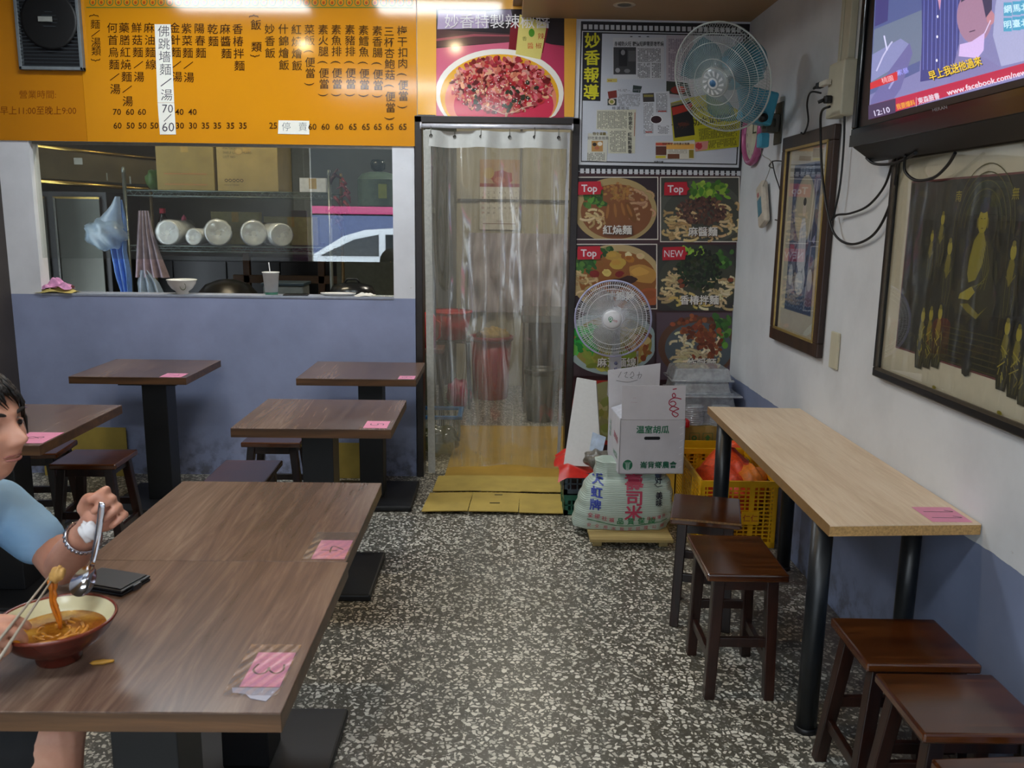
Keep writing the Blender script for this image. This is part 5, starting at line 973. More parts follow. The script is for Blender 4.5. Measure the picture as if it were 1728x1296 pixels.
along('12:10', 1489, 13.5, '#b9b4cc', .01, 0); along('我要爆料', 1529, 10.5, '#c08a34', .015, 0, .78); pr.line([(1547, 164), (1547, 180)], .8, '#c0a0a8'); along('東森臉書', 1568, 11.5, '#b9b0bc', .015, 0, .82); along('www.facebook.com/news', 1668, 13.8, '#c4b8c4', .015, -1.0)
pr.text('早上我送他過來', 1614, 116.5, 17.5, '#201c10', rot=.30, w=.04, sx=.76); pr.text('早上我送他過來', 1613, 115.5, 17.5, '#c8a838', rot=.30, w=.015, sx=.76)
pr.build('screen_picture', t, SCR)
pr = Print(lambda a, b, L: (lambda p: (-.0125, p.y-(ty0+ty1)/2, p.z-tzb))(onX(a, b, TX-.012))); pr.text('HERAN', 1586, 183, 8, '#8d8f98', rot=.22, w=.005); pr.build('bezel_lettering', t)
obj('wall_bracket', MB().box(.10, RX-TX-.002, -.16, .16, .2, .45, bev=.004), BLK, t)
# ================================================================ FANS
def cage_mesh(R_, depth, nw, rings, rw, hub, front=True, sag=.5):
    m = MB(); s = 1 if front else -1
    def z(r): return s*depth*(1-(r/R_)**2.2)**sag if r < R_ else 0
    for k in range(nw):
        a = 2*PI*k/nw; sw = .10
        pts = [(r*math.cos(a+sw*(1-r/R_)), r*math.sin(a+sw*(1-r/R_)), z(r)) for r in [hub+(R_-hub)*i/7 for i in range(8)]]; m.tube(pts, rw, 3, caps=False)
    for r, w in rings: m.tube([(r*math.cos(2*PI*i/48), r*math.sin(2*PI*i/48), z(r)) for i in range(48)], w, 6, True)
    return m
def blades(R_, n=3, z0=0):
    m = MB()
    for k in range(n):
        a0 = 2*PI*k/n
        def fn(u, v, a0=a0):
            r = R_*(.16+.80*u); wd_ = .42+.42*math.sin(min(1, u*1.15)*PI*.8); a = a0+(v-.5)*wd_*1.9*(1-.2*u)+u*.35
            return (r*math.cos(a), r*math.sin(a), z0+(v-.5)*.055)
        m.grid(fn, 10, 8)
    m.lathe([(0, z0+.03), (R_*.15, z0+.025), (R_*.18, z0), (R_*.18, z0-.03), (0, z0-.03)], 20); return m
def face_dir(n_):          # matrix whose local +Z looks along n_
    n_ = Vector(n_).normalized(); x = Vector((0, 0, 1)).cross(n_).normalized(); y = n_.cross(x); return Matrix((x, y, n_)).transposed().to_4x4()
WG = M('#c3c4cc', .35, var=.03)
# standing fan
t = thing('standing_fan', 'white standing fan in front of the food photos, its foot hidden by the boxes', 'fan', (.655, 4.83, 0))
Fm = Matrix.Translation((-.035, -.10, 1.015)) @ face_dir((-.20, -1, .02))
def tm(m, mt): m.v = [mt @ p for p in m.v]; return m
obj('base', MB().lathe([(0, 0), (.145, 0), (.15, .015), (.12, .035), (.04, .05), (.03, .07), (0, .07)], 32), WG, t)
obj('pole', MB().tube([(0, 0, .05), (0, 0, .62)], .013, 14), M('#b9bcc2', .3, .5), t)
obj('control_neck', MB().prism([(-.036, -.03, .56), (.036, -.03, .56), (.030, -.03, .80), (-.030, -.03, .80)], (0, .06, 0)).box(-.02, .02, -.025, .03, .78, .98, bev=.006), WG, t)
for k, z in enumerate((.685, .722, .755)): obj('button', MB().lathe([(0, .006), (.008, .006), (.010, 0)], 14, mtx=Matrix.Translation((-.0, -.031, z)) @ Matrix.Rotation(PI/2, 4, 'X')), M('#77799a', .4), t)
obj('motor_housing', tm(MB().lathe([(0, -.16), (.045, -.155), (.062, -.12), (.062, -.05), (.05, -.03), (0, -.03)], 28), Fm), WG, t)
obj('blades', tm(blades(.185, 3, .0), Fm), clear('fan_blade_plastic', (.80, .86, .86), .08, .15, (5, 5, 5), '#c6ccd0', .30), t)
rg = [(.207, .0035), (.185, .0016), (.165, .0016), (.14, .0016), (.055, .0025)]
obj('front_grille', tm(cage_mesh(.207, .050, 110, rg, .0012, .05), Fm), M('#d3d4da', .4, var=.02), t)
obj('rear_grille', tm(cage_mesh(.207, .055, 90, [(.185, .0014), (.12, .0014)], .0011, .05, False), Fm), M('#c8c9d0', .4, var=.02), t)
obj('outer_rim', tm(MB().tube([(.209*math.cos(2*PI*i/56), .209*math.sin(2*PI*i/56), 0) for i in range(56)], .0055, 8, True), Fm), M('#aaaacb', .4), t)
cp_ = obj('centre_cap', tm(MB().lathe([(0, .060), (.040, .059), (.050, .054), (.053, .045), (.053, .040)], 36), Fm), M('#d6d6da', .3, var=.02), t)
pr = Print(lambda a, b, L: tuple(Fm @ Vector((a, b, .0604+L*.00002))), ysign=1); pr.ell(-.008, .004, .013, .013, '#2f7f55', 18); pr.ell(-.008, .004, .0095, .0095, '#d6d6da', 16); pr.ell(-.008, .004, .006, .006, '#4f9a74', 8, wob=.4); pr.poly([(-.014, -.014), (-.002, -.014), (-.005, -.005), (-.011, -.005)], '#2f7f55'); pr.text('大同', .016, -.006, .013, '#b03440', rot=-.3); pr.build('cap_emblem', cp_)
obj('cord', MB().tube([(0, 0, 0), (.004, -.003, -.06), (-.004, 0, -.13), (.0, 0, -.19)], .003, 6).tube([(.0, 0, .0), (.0, 0, -.03)], .006, 8), M('#b9b9b4', .4), t, (.115, -.06, .83))
# blue wall fan
Wf = Matrix.Translation((-.40, -.42, .11)) @ face_dir((-.66, -.62, -.42))
t = thing('wall_fan', 'blue wall fan with a clear round wire grille high in the right corner', 'fan', (RX-.01, 4.385, 2.06))
BLU = M('#3d93ad', .35, var=.06)
obj('blades', tm(blades(.20, 3, .0), Wf), clear('blue_blade_plastic', (.45, .72, .78), .08, .12, (5, 5, 5), '#3a93aa', .32), t)
obj('front_grille', tm(cage_mesh(.238, .062, 120, [(.238, .0042), (.20, .0015), (.165, .0015), (.10, .002), (.062, .0025)], .0011, .055), Wf), M('#b9c0bd', .35, .3, var=.02), t)
obj('rear_grille', tm(cage_mesh(.238, .065, 90, [(.20, .0014), (.13, .0014)], .0008, .05, False), Wf), M('#9fa9a8', .35, .3), t)
hubc = obj('centre_cap', tm(MB().lathe([(0, .070), (.048, .068), (.062, .060), (.066, .050)], 36), Wf), M('#9fa6a8', .3), t)
m = MB()
for k in range(12):
    a = 2*PI*k/12; m.add([(.030*math.cos(a), .030*math.sin(a), .0712), (.052*math.cos(a+.18), .052*math.sin(a+.18), .0690), (.052*math.cos(a+.42), .052*math.sin(a+.42), .0690), (.032*math.cos(a+.25), .032*math.sin(a+.25), .0712)], [(0, 1, 2, 3)])
obj('cap_petals', tm(m.lathe([(0, .0722), (.024, .0716)], 20), Wf), M('#d2d6d8', .3), hubc); obj('cap_button', tm(MB().lathe([(0, .076), (.014, .075), (.016, .071)], 16), Wf), M('#3f6f9a', .3), hubc)
obj('motor_housing', tm(MB().lathe([(0, -.30), (.06, -.295), (.088, -.25), (.092, -.13), (.075, -.06), (.06, -.04), (0, -.04)], 30), Wf), BLU, t)
ar = MB().tube([Wf @ Vector((0, -.02, -.16)), Vector((-.19, -.10, .03)), Vector((-.06, .0, -.02))], [.035, .035, .03], 12); obj('arm', ar, BLU, t)
obj('lower_body', MB().box(-.20, -.04, -.045, .045, -.06, .10, Matrix.Rotation(math.radians(12), 4, 'Y'), bev=.012), BLU, t); obj('knob', MB().lathe([(0, 0), (.020, 0), (.020, .03), (0, .034)], 18, mtx=Matrix.Translation((-.115, -.10, -.02)) @ Matrix.Rotation(PI/2, 4, 'X')), BLK, t)
obj('speed_switch', MB().box(-.10, -.05, -.03, .03, -.15, -.08, bev=.01), BLU, t)
# ================================================================ CORNER: pallet, rice bag, carton
t = thing('small_wooden_pallet', 'small pale wooden stand under the rice bag', 'pallet', (.64, 4.11, 0)); PW = wood('raw_pine', '#8f7a4a', '#a8915c', '#bda770', 0, .6, 1.5)
for y in (-.165, -.055, .055, .165): obj('slat', MB().box(-.20, .20, y-.05, y+.05, .036, .052, bev=.002), PW, t)
for x in (-.16, .16):
    for y in (-.15, .15): obj('foot', MB().box(x-.022, x+.022, y-.022, y+.022, 0, .036, bev=.002), PW, t)
def bag_mat():
    m, b, n = base('woven_sack', '#a9b8ad', .45); w = n.new('ShaderNodeTexWave', wave_type='BANDS', bands_direction='Z'); n.ln(coords(n), w.inputs[0]); w.inputs['Scale'].default_value = 34; w.inputs['Distortion'].default_value = 1.5; w.inputs['Detail'].default_value = 1
    n.ln(ramp(n, w.outputs['Fac'], [(.35, '#a3b4a8'), (.6, '#c3cec4'), (.9, '#b5c2b8')]), b.inputs['Base Color']); bump(n, b, w.outputs['Fac'], .35, .003); return m
bg2 = thing('rice_bag', 'full woven rice sack with red and blue lettering standing on the wooden stand', 'sack', (.635, 4.13, .053))
def bagp(u, v):       # u round, v up
    a = 2*PI*u; pz = .33*v; bulge = math.sin(min(1, v*1.15+.12)*PI)**.45 if v < .78 else math.sin(min(1, .78*1.15+.12)*PI)**.45*(1-(v-.78)*.9)
    rx_2 = .218*(.80+.24*bulge); ry_ = .125*(.62+.42*bulge); cc, ss = math.cos(a), math.sin(a); e = .62
    x = rx_2*math.copysign(abs(cc)**e, cc); y = ry_*math.copysign(abs(ss)**e, ss)
    if x < 0: x -= .055*(1-v)**2.2*abs(cc)          # lower left ear of the sack
    x += .010*math.sin(5*pz*20+3)*.3; y += .006*math.sin(9*a+v*7)
    return (x+.02*v, y, pz)
m = MB().grid(bagp, 72, 30); m.add([bagp(i/40, 1) for i in range(40)]+[(0, 0, .335)], [(i, (i+1) % 40, 40) for i in range(40)], None, True); m.add([bagp(i/40, 0) for i in range(40)], [tuple(range(40))[::-1]])
obj('sack_body', m, bag_mat(), bg2)
def bag_front(a, b, L):   # a across (metres from centre), b height
    v = max(0, min(1, b/.33)); lo, hi = .5, 1.0      # the camera side is u in .5..1
    for _ in range(18):
        mid = (lo+hi)/2; x = bagp(mid, v)[0]
        if x < a: lo = mid
        else: hi = mid
    p = bagp((lo+hi)/2, v); return (p[0], p[1]-.004-L*.00002, p[2])
pr = Print(bag_front, ysign=1)
RD, GN, BU = '#b23a55', '#2f7a52', '#3545a0'
pr.vtextm = None
for k, ch in enumerate('壽司米'): pr.text(ch, .025, .242-k*.074, .080, RD, w=.028, sx=1.15)
for k, ch in enumerate('天虹牌'): pr.text(ch, -.150-.006*k, .250-k*.060, .056, BU, w=.03)
for k, ch in enumerate('好 美味'): pr.text(ch, .148, .25-k*.035, .036, '#26283a', w=.02) if ch != ' ' else None
pr.ell(.148, .275, .018, .018, '#3a4560', 14); pr.line([(.125, .235), (.14, .22), (.165, .225)], .003, '#2c2e3c'); pr.line([(.13, .185), (.15, .16), (.165, .17)], .003, '#2c2e3c')
for k, ch in enumerate('全國社福'): pr.text(ch, -.185+k*.034, .078-k*.006, .026, RD, w=.01)
for k, ch in enumerate('品質保證'): pr.text(ch, -.04+k*.052, .053+abs(k-1)*.002, .036, GN, w=.02)
for k in range(11): pr.line([(-.20+k*.036, .058-.028*math.sin(k/11*PI)), (-.20+(k+1)*.036, .058-.028*math.sin((k+1)/11*PI))], .004, GN)
for k, ch in enumerate('安全用米指定認證公糧'): pr.text(ch, -.19+k*.04, .030-.018*math.sin((k+.5)/10*PI), .022, '#b85a6a', w=.008)
for k, ch in enumerate('白米優良'): pr.text(ch, .10+k*.025, .068+k*.004, .020, RD, w=.008)
pr.build('bag_lettering', bg2)
# white carton on top of the sack
wb = thing('white_carton', 'white produce carton with green lettering and open flaps on top of the rice sack', 'box', (.728, 4.17, .346), .045); w, d, h = .158, .165, .268; WC = WCARD
m = MB().box(-w, w, -d, -d+.004, 0, h).box(-w, w, d-.004, d, 0, h).box(-w, -w+.004, -d, d, 0, h).box(w-.004, w, -d, d, 0, h).box(-w, w, -d, d, 0, .004); obj('carton_body', m, WC, wb)
def flapf(p0, p1, up, out, hh): a = Vector(p0); b = Vector(p1); return MB().prism([a, b, b+Vector(out)*hh+Vector((0, 0, up*hh)), a+Vector(out)*hh+Vector((0, 0, up*hh))], (0, .004, 0))
ff = obj('flap', flapf((-w+.006, -d, h+.002), (w-.004, -d, h+.002), .98, (0, .10, 0), .165), WC, wb)
pr = Print(lambda a, b, L: (a, -d-.0006-L*.00002+.10*max(0, b-h), b), ysign=1)
for (dz, sc_, st) in ((.058, .020, [(-.35, .3), (.6, .5)]), (.036, .022, [(.0, .5), (-.4, .1), (-.1, -.5), (.35, -.1), (.0, .5)]), (.004, .040, [(.9, .35), (.1, .5), (-.5, .2), (-.55, -.25), (-.1, -.5), (.25, -.2), (-.05, .1), (-.45, -.05)]), (-.042, .050, [(.35, .35), (-.1, .5), (-.4, .2), (.0, .0), (.45, -.25), (.2, -.5), (-.15, -.2), (.1, .1), (.5, .25), (.35, .35)])):
    pr.line([(.098+x*sc_, h+.082+dz+y*sc_) for x, y in smooth(st)], .005, '#a3203f')
pr.line([(-.10, h+.105), (-.085, h+.105)], .0015, '#b89aa6'); pr.line([(-.11, h+.085), (-.08, h+.083)], .0015, '#b89aa6')
pr.text('温室胡瓜', .0, h-.048, .040, '#1f6b4b', w=.028); pr.rect(-.030, h-.098, .028, h-.082, '#141416'); pr.ell(-.032, h-.09, .008, .008, '#141416', 14); pr.ell(.030, h-.09, .008, .008, '#141416', 14)
pr.text('崙背鄉農會', .035, .045, .036, '#1f5f47', w=.028); pr.ell(-.115, .045, .024, .026, '#1f6b4b', 26)
for k in (-2, -1, 0, 1, 2): pr.line([(-.115+k*.003, .02), (-.115+k*.0045, .052), (-.115+k*.008, .060)], .002, '#b8c6c0')
for k in range(7): pr.line([(w-.026, .03+k*.033), (w-.010, .038+k*.033)], .0025, '#e2e0e4')
pr.build('green_lettering', wb)
pr = Print(lambda a, b, L: (-w-.0006-L*.00002, -a, b), ysign=1); pr.vtext if False else None
for k, ch in enumerate('温室胡瓜'): pr.text(ch, .02+k*.030, .165-.004*k, .036, '#a8304a', w=.015, sx=.8)
for k, ch in enumerate('有機蔬菜'): pr.text(ch, .02+k*.03, .075, .03, '#3f8a66', w=.01, sx=.8)
for k in range(3): pr.text('品名等級重量'[k*2:k*2+2], -.09+.0*k, .20-k*.03, .026, '#3f8a66', w=.0)
pr.build('side_lettering', wb)
bf = obj('flap', MB().prism([(-w-.01, d-.06, h), (w-.06, d-.01, h), (w-.05, d+.03, h+.215), (-w-.015, d-.02, h+.185)], (0, .004, 0)), M('#d3d2d8', .6, var=.03), wb)
pr = Print(lambda a, b, L: (a, d-.03-.0035-L*.00002+.20*(b-h)*.2, b), ysign=1)
for st in ([(-.09, .0), (-.075, .03)], [(-.06, .02), (-.045, .028), (-.055, .005), (-.04, .0)], [(-.03, .012), (-.018, .03), (-.01, .01), (-.028, .0), (-.015, -.004)], [(.005, .012), (.03, .016), (.02, -.006)], [(.018, .03), (.012, -.006)], [(-.10, -.015), (-.04, -.024), (.01, -.012)]): pr.line([(a-.03, h+.150+b) for a, b in smooth(st)], .002, '#3a3a40')
pr.build('handwriting', bf)
obj('flap', MB().prism([(-w, -d+.01, h), (-w, d-.07, h), (-w+.05, d-.08, h+.02), (-w+.05, -d+.02, h+.02)], (.002, 0, .004)), M('#c0c2cc', .6), wb)
# foam board, red sheet, crates on the left of the sack
def crate(name, label, loc, w, d, h, mat, cell=.03, rz=0, dip=False, grid=(9, 5), wall=.004, logo=None):
    t = thing(name, label, 'crate', loc, rz)
    def side(L, sx):        # lattice wall in local (a across 0..L, b up 0..h) -> mesh in XZ plane, thickness wall
        m = MB(); m.box(0, L, 0, wall, 0, .03).box(0, L, -.004, wall+.004, h-.03, h).box(0, .02, 0, wall, 0, h).box(L-.02, L, 0, wall, 0, h)
        nx, nz = max(2, int(L/cell)), max(2, int((h-.06)/(cell*.62)))
        for i in range(1, nx): m.box(i*L/nx-.0035, i*L/nx+.0035, 0, wall, .03, h-.03)
        for j in range(1, nz): z = .03+(h-.06)*j/nz; m.box(0, L, 0, wall, z-.003, z+.003)
        for i in (1, 2): m.box(L*i/3-.012, L*i/3+.012, -.003, wall, 0, h)
        return m
    for nm, L, mt in (('side_wall', 2*w, Matrix.Translation((-w, -d, 0))), ('side_wall', 2*w, Matrix.Translation((w, d, 0)) @ Matrix.Rotation(PI, 4, 'Z')), ('side_wall', 2*d, Matrix.Translation((-w, d, 0)) @ Matrix.Rotation(-PI/2, 4, 'Z')), ('side_wall', 2*d, Matrix.Translation((w, -d, 0)) @ Matrix.Rotation(PI/2, 4, 'Z'))):
        obj(nm, tm(side(L, 1), mt), mat, t)
    obj('floor_panel', MB().box(-w, w, -d, d, 0, .006), mat, t)
    if logo:
        pl = obj('name_plate', MB().box(logo[0], logo[1], -d-.009, -d-.004, logo[2], logo[3], bev=.001), mat, t); pr = Print(lambda a, b, L: (a, -d-.0095-L*.00002, b), ysign=1); pr.text(logo[4], (logo[0]+logo[1])/2, (logo[2]+logo[3])/2, .038, '#b0442c', w=.01); pr.build('plate_lettering', pl)
    return t
crate('green_crate', 'dark green plastic crate at the bottom of the stack left of the rice sack', (.505, 4.52, 0), .155, .145, .115, M('#1f5a46', .4), .035)
crate('grey_crate', 'slate grey plastic crate on top of the green crate', (.505, 4.52, .117), .16, .15, .12, M('#39454f', .4), .035)
t = thing('red_plastic_sheet', 'bright red plastic sheet spilling over the grey crate', 'plastic sheet', (.48, 4.53, .24)); random.seed(8)
obj('sheet', MB().grid(lambda u, v: (-.17+.32*u+.01*math.sin(v*9), -.19+.36*v, .012+.020*math.sin(7*u+5*v)*math.sin(v*8)+.035*(1-u)*v-.045*max(0, .12-v)*6-.03*max(0, .15-u)*6), 26, 26), M('#c8281e', .35, var=.15), t)
tag(obj('white_foam_board', MB().prism([(.345, 4.43, .262), (.545, 4.40, .262), (.53, 4.66, .675), (.425, 4.68, .69)], (.006, .018, 0)), M('#c6c5c3', .7, var=.03, bmp=.1, sc=60)), 'white foam board leaning behind the carton on the red sheet', 'board')
tag(obj('face_mask_packet', MB().prism([(.475, 4.365, .365), (.54, 4.355, .35), (.56, 4.38, .43), (.49, 4.385, .455)], (.0, .008, 0)), M('#b9c9de', .5, var=.15, sc=30)), 'pale blue paper packet leaning against the white foam board', 'packet')
tag(obj('shellfish_bag', MB().ball((0, 0, .045), (.08, .055, .05), 24, 16, lambda d: 1+.12*math.sin(9*d.x+3*d.z)), M('#6a655c', .3, var=.4, sc=60, bmp=.4), None, (.515, 4.33, .28)), 'small knotted bag of dark dried food on the red sheet beside the carton', 'bag')
# yellow crate with red nets, cartons and clear lids behind
YL = M('#e3ab10', .4, var=.06)
crate('yellow_crate', 'large yellow plastic crate under the far end of the pale bar table', (1.155, 4.235, 0), .185, .30, .335, YL, .030, -.01, logo=(.015, .10, .12, .185, '仁仁'))
t = thing('yellow_crate', 'second yellow plastic crate standing behind the first, higher rim', 'crate', (1.17, 4.80, 0))
m = MB()
for z0, z1 in ((0, .10), (.30, .36)): m.box(-.19, .19, -.20, -.194, z0, z1)
for k in range(7): m.box(-.19+k*.0555, -.19+k*.0555+.022, -.20, -.194, .10, .30)
m.box(-.07, .07, -.2, -.194, .10, .24); obj('side_wall', m, YL, t); obj('side_wall', MB().box(-.19, -.184, -.2, .2, 0, .36), YL, t); obj('side_wall', MB().box(.184, .19, -.2, .2, 0, .36), YL, t); obj('side_wall', MB().box(-.19, .19, .194, .2, 0, .36), YL, t)
t = thing('red_mesh_bag', 'orange red mesh bag of onions lying in the yellow crate', 'mesh bag', (1.17, 4.24, .02)); random.seed(3)
NET = M('#d2451c', .5, var=.25, sc=70, bmp=.5)
obj('net', MB().ball((0, 0, .17), (.165, .25, .17), 40, 26, lambda d: 1+.06*math.sin(14*d.x+6*d.y)+.05*math.sin(11*d.z+9*d.y)), NET, t)
obj('net_neck', MB().ring([[Vector((.0+r_*math.cos(a)*(1+.2*math.sin(6*a))+x, r_*math.sin(a)+y, z)) for a in [2*PI*i/24 for i in range(24)]] for r_, x, y, z in ((.11, 0, .02, .31), (.06, .0, .05, .36), (.028, .01, .06, .39), (.05, .03, .07, .405), (.075, .05, .07, .40))], caps=False), M('#e04d14', .5, var=.2, sc=70), t)
t = thing('red_mesh_bag', 'second orange mesh bag bulging at the right of the yellow crate', 'mesh bag', (1.26, 4.12, .20)); obj('net', MB().ball((0, 0, .07), (.075, .11, .09), 24, 16, lambda d: 1+.08*math.sin(12*d.x+8*d.z)), M('#d8761e', .5, var=.2, sc=70), t)
def mk2(pr, w, h):
    for k in range(4):
        a = -w+.07+k*.075; pr.rect(a-.028, h*.5-.03, a+.028, h*.5+.03, '#4a6a3c'); pr.rect(a-.025, h*.5-.027, a+.025, h*.5+.027, '#9c7f3a')
        if k % 3 == 0: pr.ell(a, h*.5, .016, .016, '#4a7a3c', 6); pr.ell(a, h*.5, .008, .008, '#9c7f3a', 6)
        elif k % 3 == 1: pr.poly([(a-.018, h*.5), (a, h*.5+.02), (a+.018, h*.5), (a+.008, h*.5), (a+.008, h*.5-.018), (a-.008, h*.5-.018), (a-.008, h*.5)], '#4a7a3c')
        else: pr.poly([(a-.02, h*.5)]+[(a+.02*math.cos(q), h*.5+.018*math.sin(q)) for q in (2.6, 2, 1.57, 1.1, .5)]+[(a+.02, h*.5)], '#4a6a3c'); pr.line([(a, h*.5), (a, h*.5-.018)], .003, '#4a6a3c')
carton('cardboard_box', 'cardboard box with green handling symbols standing in the rear yellow crate', 1.02, 1.33, 4.66, 4.92, .295, .425, M('#9c7f3a', .7, sc=8), mk2)
CLR = clear('clear_tub_plastic', (.90, .92, .94), .12, .08, (10, 10, 10), '#e2e6ea', .40)
def tubs(name, label, cx_, cy_, z, w, d, h, n_, flip=True):
    t = thing(name, label, 'containers', (cx_, cy_, z))
    for k in range(n_):
        b = k*h/n_; m = MB(); k0, k1 = (1, .9) if flip else (.9, 1); hh = h/n_
        m.hexa([(-w*k0, -d*k0, b), (w*k0, -d*k0, b), (w*k0, d*k0, b), (-w*k0, d*k0, b)], [(-w*k1, -d*k1, b+hh*.97), (w*k1, -d*k1, b+hh*.97), (w*k1, d*k1, b+hh*.97), (-w*k1, d*k1, b+hh*.97)])
        bevmod(obj('container', m, CLR, t), .012, 3); obj('rim', MB().tube([(-w*1.04, -d*1.04, b+.004), (w*1.04, -d*1.04, b+.004), (w*1.04, d*1.04, b+.004), (-w*1.04, d*1.04, b+.004)], .006, 6, True), CLR, t)
    return t
tubs('clear_container', 'lower clear plastic container among the stacked lids on the cardboard box', 1.17, 4.80, .430, .155, .115, .155, 2)
tubs('clear_container', 'upper clear plastic container on top of the stack in front of the food photos', 1.13, 4.82, .60, .165, .12, .145, 2)
t = thing('flat_container', 'flat clear plastic lid between the two containers', 'lid', (1.16, 4.80, .588)); obj('lid_plate', MB().box(-.20, .19, -.14, .14, 0, .010, bev=.004), CLR, t)
for k, (x, y, lab) in enumerate(((1.09, 4.60, 'ribbed clear plastic cup lids lying in front of the containers, left pile'), (1.24, 4.60, 'ribbed clear plastic cup lids beside the table corner, right pile'))):
    prof = []
    for j in range(9): prof += [(.062-.0004*j, .012*j), (.066-.0004*j, .012*j+.004), (.061-.0004*j, .012*j+.008)]
    prof += [(.05, .115), (.0, .118)]; tag(obj('cup_lid_stack', MB().lathe(prof, 36), CLR, None, (x, 4.72-.02*k, .430)), lab, 'lids')
tag(obj('red_packet', MB().box(-.05, .05, -.03, .03, 0, .045, bev=.012), M('#b01c20', .4), None, (1.0, 4.63, .43)), 'small red packet between the carton and the clear cup lids', 'packet')
# ================================================================ SOUP BOWL, CUTLERY
BX, BYY = -.828, 1.515
t = thing('noodle_bowl', 'red brown bowl with cream inside holding noodle soup on the nearest table', 'bowl', (BX, BYY, TZ))
obj('bowl_shell', MB().lathe([(0, 0), (.038, 0), (.040, .003), (.041, .016), (.052, .024), (.078, .042), (.095, .062), (.1035, .078), (.106, .082), (.1035, .0855), (.1015, .0835)], 56), M('#4f1d14', .25, var=.2, sc=14), t)
obj('rim', MB().lathe([(.1035, .078), (.1068, .082), (.1040, .0862), (.1010, .0838), (.0995, .079)], 56), M('#6b2c1d', .25), t)
obj('bowl_lining', MB().lathe([(.1012, .0836), (.095, .072), (.083, .055), (.062, .040), (.03, .031), (0, .030)], 56), M('#cfc6a0', .2, var=.04), t)
def soupmat():
    m, b, n = base('soup_broth', '#9a5a1c', .06); f = noise(n, coords(n), 22, 4, .6); n.ln(ramp(n, f, [(.35, '#7d4414'), (.5, '#9c6420'), (.62, '#b88432'), (.75, '#c99a4a')]), b.inputs['Base Color']); b.inputs['Coat Weight'].default_value = 1; return m
random.seed(2)
obj('broth', MB().lathe([(0, .058), (.05, .058), (.083, .0575), (.0865, .0585)], 48), soupmat(), t)
NDL = M('#b97a22', .35, var=.2, sc=40)
for k in range(9):
    a = random.uniform(0, 6.28); r_ = random.uniform(.02, .055); obj('noodle', MB().tube([(r_*math.cos(a+i*.3), r_*math.sin(a+i*.3)*.9, .057+.003*math.sin(i*1.3)) for i in range(7)], .0024, 6), NDL, t)
tag(obj('tofu_crumb', MB().ball((0, 0, .003), (.022, .006, .0045), 14, 8, lambda d: 1+.12*math.sin(9*d.x)), M('#b8862e', .5), None, (-.742, 1.498, TZ), .25), 'yellow sliver of food dropped on the table beside the bowl', 'food')
def spoon_pts(): pass
SPM = M('#b9b9c2', .12, 1.0, var=.02)
hand_far = Vector((-.815, 2.02, .865))            # hand holding the spoon
sp = thing('soup_spoon', 'stainless steel soup spoon held over the bowl in the far hand', 'spoon', (0, 0, 0))
P0 = onY(172, 848, 1.605); P1 = onY(155, 956, 1.60); PB = onY(141, 980, 1.585)
ax = (P1-P0).normalized(); sd = ax.cross(Vector((0, -1, 0))).normalized(); nb = ax.cross(sd).normalized()
m = MB(); rings = []
for k in range(13):
    s = k/12; p = P0.lerp(P1, s)+nb*.006*math.sin(s*PI); wd_ = .0045+.0022*math.sin(s*PI)+(.0016 if s < .2 else 0); th_ = .0012
    rings.append([p+sd*wd_*math.cos(a)+nb*th_*math.sin(a) for a in [2*PI*i/10 for i in range(10)]])
m.ring(rings); obj('handle', m, SPM, sp)
ba = (PB-P1).normalized(); bs = ba.cross(Vector((.1, -.95, .28))).normalized(); bn = bs.cross(ba).normalized(); C0 = PB
def spb(u, v, off=0):
    r = v; a = 2*PI*u; k = 1-.18*math.cos(a)*-1
    return C0+ba*(.0315*r*math.cos(a))+bs*(.0215*r*math.sin(a)*(1+.15*math.cos(a)))-bn*(.012*(1-r*r)-off)
obj('bowl', MB().grid(lambda u, v: spb(u, max(.001, v)), 36, 8).grid(lambda u, v: spb(u, max(.001, v), -.0012), 36, 8), SPM, sp)
ch = thing('chopsticks', 'pair of pale chopsticks in the near hand lifting noodles from the bowl', 'chopsticks')
CA = onY(92, 972, 1.52); CB = onY(28, 1068, 1.40); CB2 = onY(16, 1058, 1.405)
CHM = M('#9a8f80', .35, var=.05)
for a, b, o in ((CA, CB, (0, 0, 0)), (CA+Vector((-.006, .004, .004)), CB2, (0, 0, 0))):
    e = b+(b-a)*.9; obj('stick', MB().tube([a, b, e], [.0017, .0026, .0034], 10), CHM, ch)
TF = M('#b58a4a', .6, var=.25, sc=60, bmp=.4)
tag(obj('food_morsel', MB().ball((0, 0, 0), (.013, .012, .018), 22, 14, lambda d: 1+.10*math.sin(8*d.x+5*d.z)+.06*math.sin(14*d.y), Matrix.Rotation(math.radians(35), 3, 'Y')), TF, None, tuple(CA+Vector((.006, -.003, .004)))), 'pale brown piece of tofu pinched in the chopsticks', 'food')
m = MB(); random.seed(14); q0 = CA+Vector((-.006, 0, -.010)); qe = Vector((q0.x+.006, q0.y-.002, TZ+.060))
for k in range(5):
    j = Vector((random.uniform(-.005, .005), random.uniform(-.004, .004), 0)); L = (.2, .55, 1, 1, .45)[k]; pts = [q0.lerp(qe, s*L)+j*(1-s*.6)+Vector((.004*math.sin(s*6+k), 0, 0)) for s in [i/8 for i in range(9)]]; m.tube(pts, [.0028+.0012*(1-s/8) for s in range(9)], 7)
tag(obj('lifted_noodles', m, M('#c06a10', .3, var=.2, sc=60)), 'orange noodles hanging from the chopsticks down into the soup', 'noodles')
